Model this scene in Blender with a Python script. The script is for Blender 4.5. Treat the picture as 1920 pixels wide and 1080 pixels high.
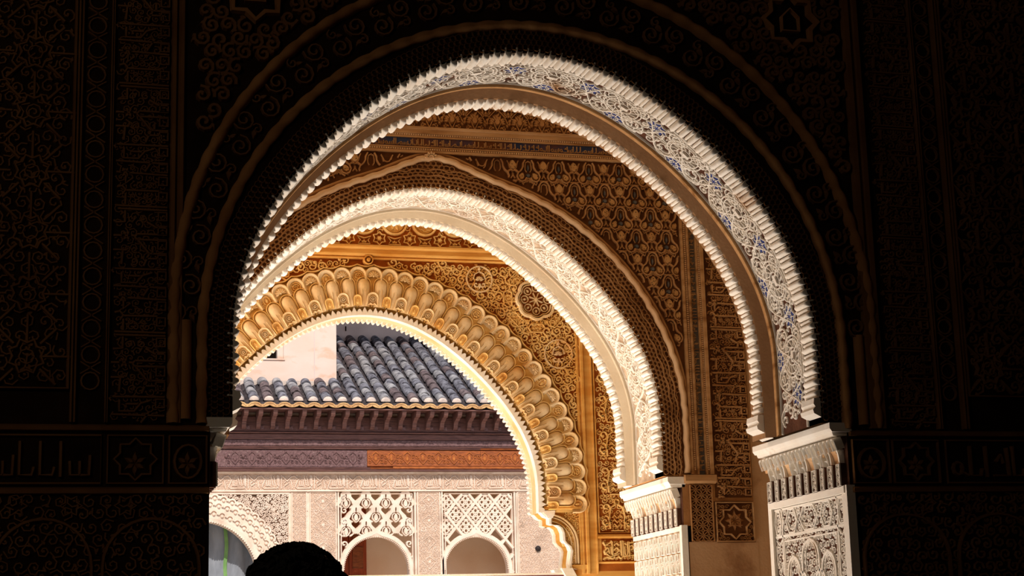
import bpy, math, random
from mathutils import Matrix, Vector
random.seed(7)
PI = math.pi
scn = bpy.context.scene
COL = scn.collection
for o in list(bpy.data.objects):
    bpy.data.objects.remove(o)

# ------------------------------------------------------------------ camera
cd = bpy.data.cameras.new('camera'); cam = bpy.data.objects.new('camera', cd); COL.objects.link(cam)
cd.sensor_width = 36.0; cd.lens = 3320 / 1920 * 36.0; cd.clip_end = 200
yaw, pitch, roll = .2649, .2100, -.0280
fwd = Vector((math.sin(yaw)*math.cos(pitch), math.cos(yaw)*math.cos(pitch), math.sin(pitch)))
rt = fwd.cross(Vector((0, 0, 1))).normalized(); up = rt.cross(fwd)
rr = rt*math.cos(roll) + up*math.sin(roll); uu = -rt*math.sin(roll) + up*math.cos(roll)
cam.matrix_world = Matrix(((rr.x, uu.x, -fwd.x, 0), (rr.y, uu.y, -fwd.y, 0), (rr.z, uu.z, -fwd.z, 1.55), (0, 0, 0, 1)))
scn.camera = cam

# ------------------------------------------------------------------ light
w = bpy.data.worlds.new('sky'); scn.world = w; w.use_nodes = True
bgn = w.node_tree.nodes['Background']; bgn.inputs[0].default_value = (.66, .78, 1, 1); bgn.inputs[1].default_value = .70
sd = bpy.data.lights.new('sun', 'SUN'); sd.energy = 4.1; sd.angle = .009; sd.color = (1, .93, .87)
so = bpy.data.objects.new('sun', sd); COL.objects.link(so)
so.rotation_euler = Vector((.12, .71, -.70)).to_track_quat('-Z', 'Y').to_euler()
def area(name, loc, target, sx, sy, power, col):
    d = bpy.data.lights.new(name, 'AREA'); d.shape = 'RECTANGLE'; d.size = sx; d.size_y = sy; d.energy = power; d.color = col
    o = bpy.data.objects.new(name, d); COL.objects.link(o); o.location = loc
    o.rotation_euler = (Vector(target) - Vector(loc)).to_track_quat('-Z', 'Y').to_euler()
    return o
# added lamps standing in for gallery floor bounce and light from the left
area('gallery_floor_fill_near', (2.0, 10.25, .1), (2.1, 10.15, 4), 4.5, 1.2, 105, (1, .92, .83))
area('gallery_floor_fill_far', (2.2, 12.75, .1), (2.25, 12.7, 4), 5.0, 1.3, 230, (1, .92, .82))
area('gallery_side_fill_far', (-3.2, 12.6, 3.8), (3, 13.4, 4.0), 1.0, 3.2, 170, (1, .92, .80))
area('gallery_side_fill_near', (-3.2, 10.2, 3.8), (3, 10.9, 4.0), 1.0, 3.2, 60, (1, .90, .78))
area('hall_fill_light', (-3.0, 2.5, 5.2), (1.0, 8.5, 3.4), 1.5, 1.5, 22, (1, .82, .6))  # added lamp, lifts the hall wall out of black
scn.view_settings.view_transform = 'Standard'; scn.view_settings.look = 'None'
scn.view_settings.exposure = 0.0; scn.view_settings.gamma = 1.0; scn.view_settings.use_curve_mapping = False

# ------------------------------------------------------------------ materials
def lin(c):
    return tuple((x/12.92 if x <= .04045 else ((x+.055)/1.055)**2.4) for x in (v/255 for v in c))
MATS = {}
def mat(name, c1, c2=None, scale=6, rough=.85, bump=.15, bscale=60, detail=5, spots=None, metal=0, dots=0, stretch=None, lo=.35, hi=.68):
    m = bpy.data.materials.new(name); m.use_nodes = True; nt = m.node_tree; N = nt.nodes; L = nt.links
    b = N['Principled BSDF']; b.inputs['Roughness'].default_value = rough; b.inputs['Metallic'].default_value = metal
    b.inputs['Specular IOR Level'].default_value = .25 if rough < .8 else .0
    tc = N.new('ShaderNodeTexCoord'); vec = tc.outputs['Object']
    geo = N.new('ShaderNodeNewGeometry'); vec = geo.outputs['Position']
    if stretch:
        mp = N.new('ShaderNodeMapping'); mp.inputs['Scale'].default_value = stretch; L.new(vec, mp.inputs[0]); vec = mp.outputs[0]
    c2 = c2 or c1
    nz = N.new('ShaderNodeTexNoise'); nz.inputs['Scale'].default_value = scale; nz.inputs['Detail'].default_value = detail
    L.new(vec, nz.inputs['Vector'])
    rp = N.new('ShaderNodeValToRGB'); L.new(nz.outputs['Fac'], rp.inputs[0])
    rp.color_ramp.elements[0].position = lo; rp.color_ramp.elements[0].color = (*lin(c1), 1)
    rp.color_ramp.elements[1].position = hi; rp.color_ramp.elements[1].color = (*lin(c2), 1)
    out = rp.outputs[0]
    if spots:                                   # (colour, scale, low, high): stains and lichen
        n2 = N.new('ShaderNodeTexNoise'); n2.inputs['Scale'].default_value = spots[1]; n2.inputs['Detail'].default_value = 6
        L.new(vec, n2.inputs['Vector'])
        mr = N.new('ShaderNodeMapRange'); mr.inputs['From Min'].default_value = spots[2]; mr.inputs['From Max'].default_value = spots[3]
        L.new(n2.outputs['Fac'], mr.inputs['Value'])
        mx = N.new('ShaderNodeMix'); mx.data_type = 'RGBA'; L.new(mr.outputs[0], mx.inputs['Factor'])
        L.new(out, mx.inputs['A']); mx.inputs['B'].default_value = (*lin(spots[0]), 1); out = mx.outputs['Result']
    if dots:
        vo = N.new('ShaderNodeTexVoronoi'); vo.inputs['Scale'].default_value = dots; L.new(vec, vo.inputs['Vector'])
        mr = N.new('ShaderNodeMapRange'); mr.inputs['From Min'].default_value = .22; mr.inputs['From Max'].default_value = .34
        L.new(vo.outputs['Distance'], mr.inputs['Value'])
        mx = N.new('ShaderNodeMix'); mx.data_type = 'RGBA'; L.new(mr.outputs[0], mx.inputs['Factor'])
        mx.inputs['A'].default_value = tuple(x*.12 for x in lin(c1)) + (1,); L.new(out, mx.inputs['B']); out = mx.outputs['Result']
    L.new(out, b.inputs['Base Color'])
    if bump:
        n3 = N.new('ShaderNodeTexNoise'); n3.inputs['Scale'].default_value = bscale; n3.inputs['Detail'].default_value = 4
        L.new(vec, n3.inputs['Vector'])
        bp = N.new('ShaderNodeBump'); bp.inputs['Strength'].default_value = bump; bp.inputs['Distance'].default_value = .02
        L.new(n3.outputs['Fac'], bp.inputs['Height']); L.new(bp.outputs[0], b.inputs['Normal'])
    MATS[name] = m
    return m
mat('white_stucco', (246, 239, 228), (238, 226, 210), 5, spots=((186, 144, 102), 4, .64, .80))
mat('white_stucco_ground', (104, 70, 54), (74, 48, 38), 9, bump=.3)  # carving ground: recess shade and leftover red-brown paint in one colour
mat('cream_stucco_ground', (206, 184, 158), (168, 142, 116), 14, bump=.3)  # ground under the carving, toned darker for recess shade
mat('pale_plaster', (232, 214, 184), (218, 194, 156), 3)
mat('patch_plaster', (196, 158, 120), (176, 134, 96), 3, spots=((140, 100, 68), 3, .56, .7))
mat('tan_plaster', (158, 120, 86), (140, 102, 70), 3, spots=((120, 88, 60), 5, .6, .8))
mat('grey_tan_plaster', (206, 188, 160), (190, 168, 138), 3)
mat('brown_stucco', (186, 138, 90), (160, 112, 68), 4, spots=((120, 74, 40), 3, .55, .8))
mat('brown_ground', (104, 66, 38), (78, 48, 26), 8)  # dark relief ground, mostly recess shade in the colour, some old paint
mat('brown_moulding', (190, 146, 100), (158, 112, 68), 3, stretch=(1, 1, 6), spots=((110, 70, 40), 3, .58, .8))
mat('rope_stucco', (222, 184, 142), (202, 156, 112), 5)
mat('pine_stucco', (196, 150, 98), (176, 128, 78), 8, dots=75)
mat('blue_grey', (104, 100, 98), (86, 82, 80), 8)
mat('blue_paint', (52, 62, 122), (74, 84, 140), 20)
mat('inscription_blue', (58, 66, 96), (108, 66, 40), 3.0, lo=.44, hi=.6)
mat('inscription_grey', (84, 82, 84), (104, 86, 66), 8)
mat('gold_stucco', (240, 202, 132), (228, 176, 94), 4, spots=((196, 126, 52), 3.5, .55, .8))
mat('pale_gold', (238, 212, 168), (226, 190, 132), 4, spots=((206, 142, 66), 3, .58, .82))
mat('gold_ground', (176, 100, 40), (140, 74, 28), 6)  # red-brown ground: recess shade of the carving plus old paint
mat('gold_moulding', (230, 178, 98), (206, 142, 62), 3, stretch=(1, 1, 5))
mat('white_tooth', (250, 244, 232), (240, 226, 200), 8)
mat('facade_stucco', (240, 218, 198), (226, 200, 178), 5, bump=.3, spots=((190, 164, 140), 3, .55, .8))
mat('facade_ground', (214, 186, 162), (194, 164, 140), 14, bump=.3)  # relief ground slightly darker, recess shade in the colour
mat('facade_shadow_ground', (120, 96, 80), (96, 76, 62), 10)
mat('pink_render', (230, 206, 190), (224, 196, 176), 1.6, bump=.12, spots=((222, 164, 124), 2.2, .56, .74), stretch=(1, 1, 1.8))
mat('mauve_render', (222, 200, 190), (206, 182, 172), 2)
mat('tile_grey', (142, 140, 146), (84, 80, 86), 9, bump=.6, bscale=40, spots=((54, 50, 52), 14, .58, .70))
mat('tile_brown', (132, 116, 114), (88, 76, 78), 9, bump=.6, bscale=40, spots=((58, 50, 50), 14, .58, .70))
mat('tile_pale', (172, 168, 166), (112, 108, 112), 9, bump=.6, bscale=40, spots=((70, 66, 66), 14, .60, .72))
mat('channel_tile', (84, 76, 76), (50, 46, 48), 8, bump=.6)
mat('mortar', (226, 206, 190), (186, 170, 160), 8, bump=.5)
mat('terracotta_edge', (212, 172, 120), (186, 140, 96), 8)
mat('dark_wood', (124, 86, 78), (98, 66, 60), 6, rough=.6, stretch=(1, 4, 12), spots=((80, 54, 50), 5, .5, .7))
mat('carved_wood', (126, 94, 92), (98, 70, 68), 26, rough=.6, bump=.8, bscale=45, spots=((150, 124, 116), 30, .64, .7))
mat('orange_wood', (168, 92, 46), (118, 62, 32), 12, rough=.5, stretch=(1, 3, 6))
mat('orange_wood_light', (188, 112, 54), (150, 82, 38), 12, rough=.5)
mat('red_wood', (170, 76, 36), (140, 58, 26), 6, rough=.5, stretch=(8, 1, 1))
mat('interior_plaster', (246, 214, 184), (236, 196, 160), 1.5)
mat('grey_cloth', (142, 146, 152), (122, 126, 132), 3, stretch=(3, 1, 1), bump=.4, bscale=6)
mat('green_stripe', (120, 158, 96), (104, 140, 82), 8)
mat('dark_window', (30, 22, 18))
mat('beam_paint', (120, 66, 62), (96, 48, 48), 4, rough=.6)
mat('hair', (14, 11, 9), (24, 17, 12), 60, rough=.6, bump=.6, bscale=160)
mat('skin', (120, 82, 62), (110, 74, 56), 6)
mat('cloth_dark', (24, 24, 28), (18, 18, 22), 6)
mat('iron', (70, 60, 58), (50, 42, 40), 20, rough=.5, metal=.4)
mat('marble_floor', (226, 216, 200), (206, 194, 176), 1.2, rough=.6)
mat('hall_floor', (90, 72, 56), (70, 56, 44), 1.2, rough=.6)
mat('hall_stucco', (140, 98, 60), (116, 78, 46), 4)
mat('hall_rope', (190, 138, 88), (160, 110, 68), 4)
mat('hall_ground', (52, 34, 20), (36, 24, 14), 6)  # hall relief ground, recess shade put into the colour
mat('roof_dark', (90, 70, 56), (70, 54, 42), 4)

# ------------------------------------------------------------------ mesh helpers
class MB:
    def __init__(s): s.v = []; s.f = []
    def quad(s, a, b, c, d):
        n = len(s.v); s.v += [a, b, c, d]; s.f.append((n, n+1, n+2, n+3)); return s
    def box(s, x0, x1, y0, y1, z0, z1):
        n = len(s.v)
        s.v += [(x, y, z) for x in (x0, x1) for y in (y0, y1) for z in (z0, z1)]
        s.f += [tuple(n+i for i in q) for q in ((0, 1, 3, 2), (4, 6, 7, 5), (0, 4, 5, 1), (2, 3, 7, 6), (0, 2, 6, 4), (1, 5, 7, 3))]
        return s
    def grid(s, rows, cu=False, cv=False):
        n = len(s.v); R_ = len(rows); C_ = len(rows[0])
        for r in rows: s.v += [tuple(p) for p in r]
        for i in range(R_ if cu else R_-1):
            for j in range(C_ if cv else C_-1):
                i2 = (i+1) % R_; j2 = (j+1) % C_
                s.f.append((n+i*C_+j, n+i*C_+j2, n+i2*C_+j2, n+i2*C_+j))
        return s
    def ngon(s, pts):
        n = len(s.v); s.v += [tuple(p) for p in pts]; s.f.append(tuple(range(n, n+len(pts)))); return s
    def prism(s, pts, y0, y1):                       # outline in (x,z), swept along y
        n = len(s.v); k = len(pts)
        s.v += [(x, y0, z) for x, z in pts] + [(x, y1, z) for x, z in pts]
        s.f += [tuple(range(n, n+k)), tuple(range(n+2*k-1, n+k-1, -1))]
        s.f += [(n+i, n+k+i, n+k+(i+1) % k, n+(i+1) % k) for i in range(k)]
        return s
    def mesh(s, name, m, smooth=False):
        me = bpy.data.meshes.new(name); me.from_pydata(s.v, [], s.f); me.update()
        import bmesh
        bm = bmesh.new(); bm.from_mesh(me); bmesh.ops.recalc_face_normals(bm, faces=bm.faces) if not getattr(s, 'keep', False) else None
        bm.to_mesh(me); bm.free()
        me.materials.append(MATS[m])
        if smooth: me.shade_smooth()
        return me
    def build(s, name, m, parent=None, smooth=False, kind=None):
        o = bpy.data.objects.new(name, s.mesh(name, m, smooth)); COL.objects.link(o); o.parent = parent
        if kind: o['kind'] = kind
        return o
def inst(name, me, parent, mtx=None):
    o = bpy.data.objects.new(name, me); COL.objects.link(o); o.parent = parent
    if mtx is not None: o.matrix_local = mtx
    return o
def empty(name, loc=(0, 0, 0)):
    o = bpy.data.objects.new(name, None); o.empty_display_size = .1; COL.objects.link(o); o.location = loc; return o
def tag(o, label, cat, group=None):
    o['label'] = label; o['category'] = cat
    if group: o['group'] = group
    return o
def struct(o): o['kind'] = 'structure'; return o

# relief strokes: 2-D patterns raised on any surface through a map (u,v,h) -> xyz
def ribbon(mb, pts, wd, h0, h1, mp, closed=False, taper=False):
    k = len(pts)
    if k < 2: return
    n = len(mb.v)
    for i in range(k):
        a = pts[i-1] if (closed or i > 0) else pts[0]
        b = pts[(i+1) % k] if (closed or i < k-1) else pts[-1]
        dx, dy = b[0]-a[0], b[1]-a[1]; l = math.hypot(dx, dy) or 1; nx, ny = -dy/l, dx/l
        ww = wd*(1 - .7*i/(k-1)) if taper else wd
        x, y = pts[i]
        for q, h in ((-.5, h0), (-.3, h1), (.3, h1), (.5, h0)):
            mb.v.append(mp(x+nx*q*ww, y+ny*q*ww, h))
    for i in range(k if closed else k-1):
        a = n+4*i; b = n+4*((i+1) % k)
        for j in range(3): mb.f.append((a+j, b+j, b+j+1, a+j+1))
    if not closed:
        mb.f.append((n, n+1, n+2, n+3)); e = n+4*(k-1); mb.f.append((e+3, e+2, e+1, e))
def plate(mb, pts, h0, h1, mp, inset=.8):
    cx = sum(p[0] for p in pts)/len(pts); cy = sum(p[1] for p in pts)/len(pts); n = len(mb.v); k = len(pts)
    mb.v += [mp(x, y, h0) for x, y in pts] + [mp(cx+(x-cx)*inset, cy+(y-cy)*inset, h1) for x, y in pts] + [mp(cx, cy, h1)]
    for i in range(k):
        j = (i+1) % k; mb.f.append((n+i, n+j, n+k+j, n+k+i)); mb.f.append((n+k+i, n+k+j, n+2*k))
def spiral(x, y, r, a0, turns=1.3, dr=1, n=14, r0=.15):
    return [(x+r*(1-(1-r0)*i/n)*math.cos(a0+dr*turns*2*PI*i/n), y+r*(1-(1-r0)*i/n)*math.sin(a0+dr*turns*2*PI*i/n)) for i in range(n+1)]
def circ(x, y, r, n=16, ry=None, a0=0):
    ry = ry or r
    return [(x+r*math.cos(a0+2*PI*i/n), y+ry*math.sin(a0+2*PI*i/n)) for i in range(n)]
def leaf(x, y, a, l, wd):
    c, s_ = math.cos(a), math.sin(a)
    return [(x+c*p-s_*q, y+s_*p+c*q) for p, q in ((0, 0), (l*.3, wd*.5), (l*.6, wd*.42), (l, 0), (l*.6, -wd*.42), (l*.3, -wd*.5))]
def star(x, y, r, n=8, k=.62, a0=0):
    return [(x+(r if i % 2 == 0 else r*k)*math.cos(a0+PI*i/n), y+(r if i % 2 == 0 else r*k)*math.sin(a0+PI*i/n)) for i in range(2*n)]
def drop(x, y, wd, ht, n=10, a=0):                     # teardrop, point up
    P = []
    for i in range(n):
        t = 2*PI*i/n; px = wd*.5*math.sin(t)*(1-.45*max(0, math.cos(t)))*1.1; py = ht*.5*math.cos(t)
        P.append((x+px*math.cos(a)-py*math.sin(a), y+px*math.sin(a)+py*math.cos(a)))
    return P
def scrolls(mb, mp, u0, u1, v0, v1, cell, wd, h, ok=None, rnd=None, h0=0, leafy=.6, n=12):
    rnd = rnd or random
    v = v0+cell*.5; row = 0
    while v < v1:
        u = u0+cell*(.5 if row % 2 == 0 else 1.0)
        while u < u1:
            x = u+rnd.uniform(-.12, .12)*cell; y = v+rnd.uniform(-.12, .12)*cell
            if ok is None or ok(x, y):
                a = rnd.uniform(0, 2*PI); d = rnd.choice((-1, 1))
                ribbon(mb, spiral(x, y, cell*.52, a, rnd.uniform(1.0, 1.5), d, n), wd, h0, h*rnd.uniform(.85, 1.1), mp)
                if rnd.random() < leafy:
                    la = a+rnd.uniform(-.6, .6); plate(mb, leaf(x+.4*cell*math.cos(la), y+.4*cell*math.sin(la), la+1.1*d, cell*.5, cell*.28), h0, h, mp, .6)
                if rnd.random() < .5: plate(mb, circ(x, y, cell*.13, 6), h0, h*1.1, mp, .6)
            u += cell
        v += cell*.86; row += 1
def ymap(Y): return lambda u, v, h: (u, Y-h, v)                # wall facing the viewer
def xmap(X): return lambda u, v, h: (X-h, u, v)                # right-hand jamb: u is depth, v height

class Prof:                                                    # arch outline from right foot over the crown to left foot
    def __init__(s, cx, cz, R, e, z0, off=0):
        s.cx, s.cz = cx, cz
        r = lambda f: R+off+e*math.cos(4*f)
        P = [(cx+r(0), z0+(cz-z0)*i/6) for i in range(6)]
        P += [(cx+r(PI*i/96)*math.cos(PI*i/96), cz+r(PI*i/96)*math.sin(PI*i/96)) for i in range(97)]
        P += [(cx-r(0), cz-(cz-z0)*i/6) for i in range(1, 7)]
        s.P = P; s.S = [0]
        for a, b in zip(P, P[1:]): s.S.append(s.S[-1]+math.hypot(b[0]-a[0], b[1]-a[1]))
        s.L = s.S[-1]
    def at(s, t):
        t = min(max(t, 0), s.L); lo, hi = 0, len(s.S)-1
        while hi-lo > 1:
            m = (lo+hi)//2
            if s.S[m] <= t: lo = m
            else: hi = m
        k = (t-s.S[lo])/(s.S[hi]-s.S[lo]); a, b = s.P[lo], s.P[hi]
        # tangent blended over a short window so ribbons and rolls turn smoothly
        i0, i1 = max(lo-1, 0), min(hi+1, len(s.P)-1); ta, tb = s.P[i0], s.P[i1]
        dx, dz = tb[0]-ta[0], tb[1]-ta[1]; l = math.hypot(dx, dz)
        return (a[0]+(b[0]-a[0])*k, a[1]+(b[1]-a[1])*k, dx/l, dz/l)
    def soffit(s):                                             # u along the arch, v depth (world Y), h inwards
        def f(u, v, h):
            x, z, tx, tz = s.at(u); return (x-tz*h, v, z+tx*h)
        return f
    def face(s, Y):                                            # u along the arch, v outwards, h towards the viewer
        def f(u, v, h):
            x, z, tx, tz = s.at(u); return (x+tz*v, Y-h, z-tx*v)
        return f
    def mtx(s, t, Y):                                          # local x along arch, y depth, z inwards
        x, z, tx, tz = s.at(t)
        return Matrix(((tx, 0, -tz, x), (0, 1, 0, Y), (tz, 0, tx, z), (0, 0, 0, 1)))
    def fmtx(s, t, Y, d=0):                                    # local x along arch (clockwise), y depth, z outwards
        x, z, tx, tz = s.at(t)
        return Matrix(((-tx, 0, tz, x+tz*d), (0, 1, 0, Y), (-tz, 0, -tx, z-tx*d), (0, 0, 0, 1)))

def arch_wall(mb, prof, Y0, Y1, x0, x1, ztop, jl, jr, zs, Yu):
    """solid wall with an arched opening; jambs at jl / jr below zs, upper part only as deep as Yu"""
    P = prof.P; xr, xl = P[0][0], P[-1][0]
    arc = [p for p in P if p[1] >= prof.cz-1e-6]
    for Y in (Y0, Y1):
        mb.quad((x0, Y, 0), (jl, Y, 0), (jl, Y, zs), (x0, Y, zs)); mb.quad((jr, Y, 0), (x1, Y, 0), (x1, Y, zs), (jr, Y, zs))
    for Y in (Y0, Yu):
        mb.quad((x0, Y, zs), (xl, Y, zs), (xl, Y, ztop), (x0, Y, ztop)); mb.quad((xr, Y, zs), (x1, Y, zs), (x1, Y, ztop), (xr, Y, ztop))
        for a, b in zip(arc, arc[1:]): mb.quad((a[0], Y, a[1]), (b[0], Y, b[1]), (b[0], Y, ztop), (a[0], Y, ztop))
    mb.quad((jl, Y0, 0), (jl, Y1, 0), (jl, Y1, zs), (jl, Y0, zs)); mb.quad((jr, Y0, 0), (jr, Y1, 0), (jr, Y1, zs), (jr, Y0, zs))
    mb.quad((jl, Y0, zs), (xl, Y0, zs), (xl, Yu, zs), (jl, Yu, zs)); mb.quad((jr, Y0, zs), (xr, Y0, zs), (xr, Yu, zs), (jr, Yu, zs))
    mb.quad((x0, Yu, zs), (jl, Yu, zs), (jl, Y1, zs), (x0, Y1, zs)); mb.quad((x1, Yu, zs), (jr, Yu, zs), (jr, Y1, zs), (x1, Y1, zs))
    mb.quad((x0, Y0, ztop), (x1, Y0, ztop), (x1, Yu, ztop), (x0, Yu, ztop))
    mb.quad((x0, Y0, 0), (x0, Y1, 0), (x0, Y1, ztop), (x0, Y0, ztop)); mb.quad((x1, Y0, 0), (x1, Y1, 0), (x1, Y1, ztop), (x1, Y0, ztop))
    return mb

def hmould(mb, x0, x1, prof, Y, slope=0):                       # prof: [(z,h)] swept along X
    mb.grid([[(x0, Y-h, z) for z, h in prof], [(x1, Y-h, z) for z, h in prof]])
    for x in (x0, x1): mb.ngon([(x, Y-h, z) for z, h in prof])
def vmould(mb, z0, z1, prof, Y):                                # prof: [(x,h)] swept along Z
    mb.grid([[(x, Y-h, z0) for x, h in prof], [(x, Y-h, z1) for x, h in prof]])
    for z in (z0, z1): mb.ngon([(x, Y-h, z) for x, h in prof])
def amould(mb, mp, s0, s1, prof, n=110, wave=0, pitch=.1):      # prof: [(d,h)] swept along an arch; wave scallops it
    rows = []
    for i in range(n+1):
        s = s0+(s1-s0)*i/n; dw = wave*abs(math.sin(PI*s/pitch)) if wave else 0
        rows.append([mp(s, d+dw, h) for d, h in prof])
    mb.grid(rows)
def pseudo_script(mb, mp, u0, u1, v0, v1, wd, h, rnd, along='u', h0=0):
    """dense row of upright letters with loops, tails and dots between two lines"""
    H = v1-v0; u = u0
    f = (lambda a, b: (a, b))
    while u < u1-.2*H:
        k = rnd.choice('ILLWOJT'); P = []
        if k == 'I': P = [[(0, .05), (0, .95)]]; adv = .22
        elif k == 'L': P = [[(0, .95), (0, .1), (.3, .1), (.35, .3)]]; adv = .5
        elif k == 'W': P = [[(0, .45), (.02, .1), (.25, .1), (.25, .45)], [(.25, .1), (.48, .1), (.5, .6)]]; adv = .65
        elif k == 'O': P = [[(.18+.15*math.cos(t*PI/4), .3+.18*math.sin(t*PI/4)) for t in range(9)], [(.3, .2), (.5, .1)]]; adv = .6
        elif k == 'J': P = [[(.3, .8), (.35, .5), (.25, .12), (0, .08), (-.05, .25)]]; adv = .5
        else: P = [[(0, .1), (.5, .1), (.45, .9)], [(.1, .5), (.25, .7), (.32, .45)]]; adv = .65
        for p in P: ribbon(mb, [(u+a*H, v0+b*H) for a, b in p], wd, h0, h, mp)
        u += adv*H

# ================================================================== SETTING
XL, XR = -3.6, 8.6
PA = Prof(2.43, 3.16, 1.500, .033, 2.75)          # near arch, front edge
PB = Prof(2.45, 3.11, 1.485, .040, 2.74)          # middle arch
PC = Prof(2.445, 2.90, 1.350, .040, 2.72)          # far muqarnas arch
YA0, YA1, YB0, YB1, YC0, YC1, YF = 8.5, 9.52, 11.0, 11.98, 13.5, 13.74, 30.0
JL, JR = .79, 4.107

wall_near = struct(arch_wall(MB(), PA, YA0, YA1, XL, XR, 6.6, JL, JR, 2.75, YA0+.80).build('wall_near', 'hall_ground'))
wall_middle = struct(arch_wall(MB(), PB, YB0, YB1, XL, XR, 5.9, JL, JR, 2.74, YB0+.80).build('wall_middle', 'brown_stucco'))
# far wall: the opening's edge below the springing is a scalloped bracket outline
corb = [(3.84, 2.72), (3.875, 2.685), (3.905, 2.675), (3.905, 2.63), (3.93, 2.622), (3.965, 2.622), (3.995, 2.600), (4.012, 2.56), (4.014, 2.50), (4.035, 2.475),
        (4.062, 2.455), (4.075, 2.42), (4.066, 2.37), (4.058, 2.32), (4.062, 2.285), (4.107, 2.275), (4.107, 0)]
def far_wall():
    mb = MB(); P = PC.P; xl = P[-1][0]; arc = [p for p in P if p[1] >= PC.cz-1e-6]; zt = 5.9
    cl = [(2*PC.cx-x, z) for x, z in corb]
    for Y in (YC0, YC1):
        for a, b in zip(arc, arc[1:]): mb.quad((a[0], Y, a[1]), (b[0], Y, b[1]), (b[0], Y, zt), (a[0], Y, zt))
        xr = P[0][0]
        mb.quad((xr, Y, 2.72), (XR, Y, 2.72), (XR, Y, zt), (xr, Y, zt)); mb.quad((XL, Y, 2.72), (xl, Y, 2.72), (xl, Y, zt), (XL, Y, zt))
        for a, b in zip(corb, corb[1:]): mb.quad((a[0], Y, a[1]), (XR, Y, a[1]), (XR, Y, b[1]), (b[0], Y, b[1]))
        for a, b in zip(cl, cl[1:]): mb.quad((a[0], Y, a[1]), (XL, Y, a[1]), (XL, Y, b[1]), (b[0], Y, b[1]))
    for L_ in (corb, cl, P):
        for a, b in zip(L_, L_[1:]): mb.quad((a[0], YC0, a[1]), (b[0], YC0, b[1]), (b[0], YC1, b[1]), (a[0], YC1, a[1]))
    mb.quad((XL, YC0, zt), (XR, YC0, zt), (XR, YC1, zt), (XL, YC1, zt))
    return mb
wall_far = struct(far_wall().build('wall_far', 'gold_moulding'))

for nm_, pr_, Y_, Yu_, zt_ in (('bounce_lining_near', PA, YA1, YA0+.80, 5.9), ('bounce_lining_middle', PB, YB1, YB0+.80, 5.9)):  # unseen pale linings, added to bounce light onto the wall beyond
    lining = MB(); arc_ = [p for p in pr_.P if p[1] >= pr_.cz-1e-6]; zs_ = 2.75
    for a_, b_ in zip(arc_, arc_[1:]): lining.quad((a_[0], Yu_+.004, a_[1]), (b_[0], Yu_+.004, b_[1]), (b_[0], Yu_+.004, zt_), (a_[0], Yu_+.004, zt_))
    for x0_, x1_, xa_ in ((XL, JL, pr_.P[-1][0]), (JR, XR, pr_.P[0][0])):
        lining.quad((x0_, Y_+.004, 0), (x1_, Y_+.004, 0), (x1_, Y_+.004, zs_), (x0_, Y_+.004, zs_))
        e0_, e1_ = (XL, xa_) if x0_ == XL else (xa_, XR); lining.quad((e0_, Yu_+.004, zs_), (e1_, Yu_+.004, zs_), (e1_, Yu_+.004, zt_), (e0_, Yu_+.004, zt_))
        lining.quad((x0_, Yu_, zs_+.002), (x1_, Yu_, zs_+.002), (x1_, Y_+.004, zs_+.002), (x0_, Y_+.004, zs_+.002))
    struct(lining.build(nm_, 'pale_plaster'))
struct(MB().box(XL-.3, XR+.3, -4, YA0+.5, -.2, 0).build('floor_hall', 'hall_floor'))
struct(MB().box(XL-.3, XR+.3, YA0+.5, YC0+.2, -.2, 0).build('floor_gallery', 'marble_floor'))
struct(MB().box(-14, 24, YC0+.2, 36, -.2, 0).build('floor_courtyard', 'marble_floor'))
struct(MB().box(XL-.3, XR+.3, -4, YA0+.3, 6.6, 6.8).build('ceiling_hall', 'hall_ground'))
struct(MB().box(XL-.3, XR+.3, YA0+.4, YC1+.2, 5.9, 6.1).build('ceiling_gallery', 'pale_plaster'))
struct(MB().box(XL-.3, XL, -4, YC1, 0, 6.6).build('wall_left', 'hall_stucco'))
struct(MB().box(XR, XR+.3, -4, YC1, 0, 6.6).build('wall_right', 'hall_stucco'))
struct(MB().box(XL, XR, -4.3, -4, 0, 6.8).build('wall_back', 'hall_stucco'))

# ================================================================== CARVED ARCHES (near and middle)
def scallop_mesh(name, depth, m, pitch):
    """one tooth of the fringe: a broad roll and a slimmer roll side by side, with a little peg at the front"""
    mb = MB()
    for c, wd, ht, sh in ((-pitch*.19, pitch*.60, pitch*.54, 0), (pitch*.31, pitch*.36, pitch*.32, .016)):
        rows = []
        for y, k in ((-.012+sh, .0), (-.012+sh, .72), (-.004+sh, .95), (.01+sh, 1), (depth*.6, .96), (depth*.9, .8), (depth, .45)):
            rows.append([(c+wd*.5*math.cos(PI*i/8)*(.85+.15*k), y, -.006+(ht*k+.006)*math.sin(PI*i/8)) for i in range(9)])
        mb.grid(rows)
    rows = [[(.004*math.cos(2*PI*i/6)*k, -.006+.004*math.sin(2*PI*i/6)*k, z) for i in range(6)] for z, k in ((.012, .9), (-.012, .9), (-.018, 1.5), (-.024, 1.5), (-.028, .2))]
    mb.grid(rows, cv=True)
    return mb.mesh(name, m, True)

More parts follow.
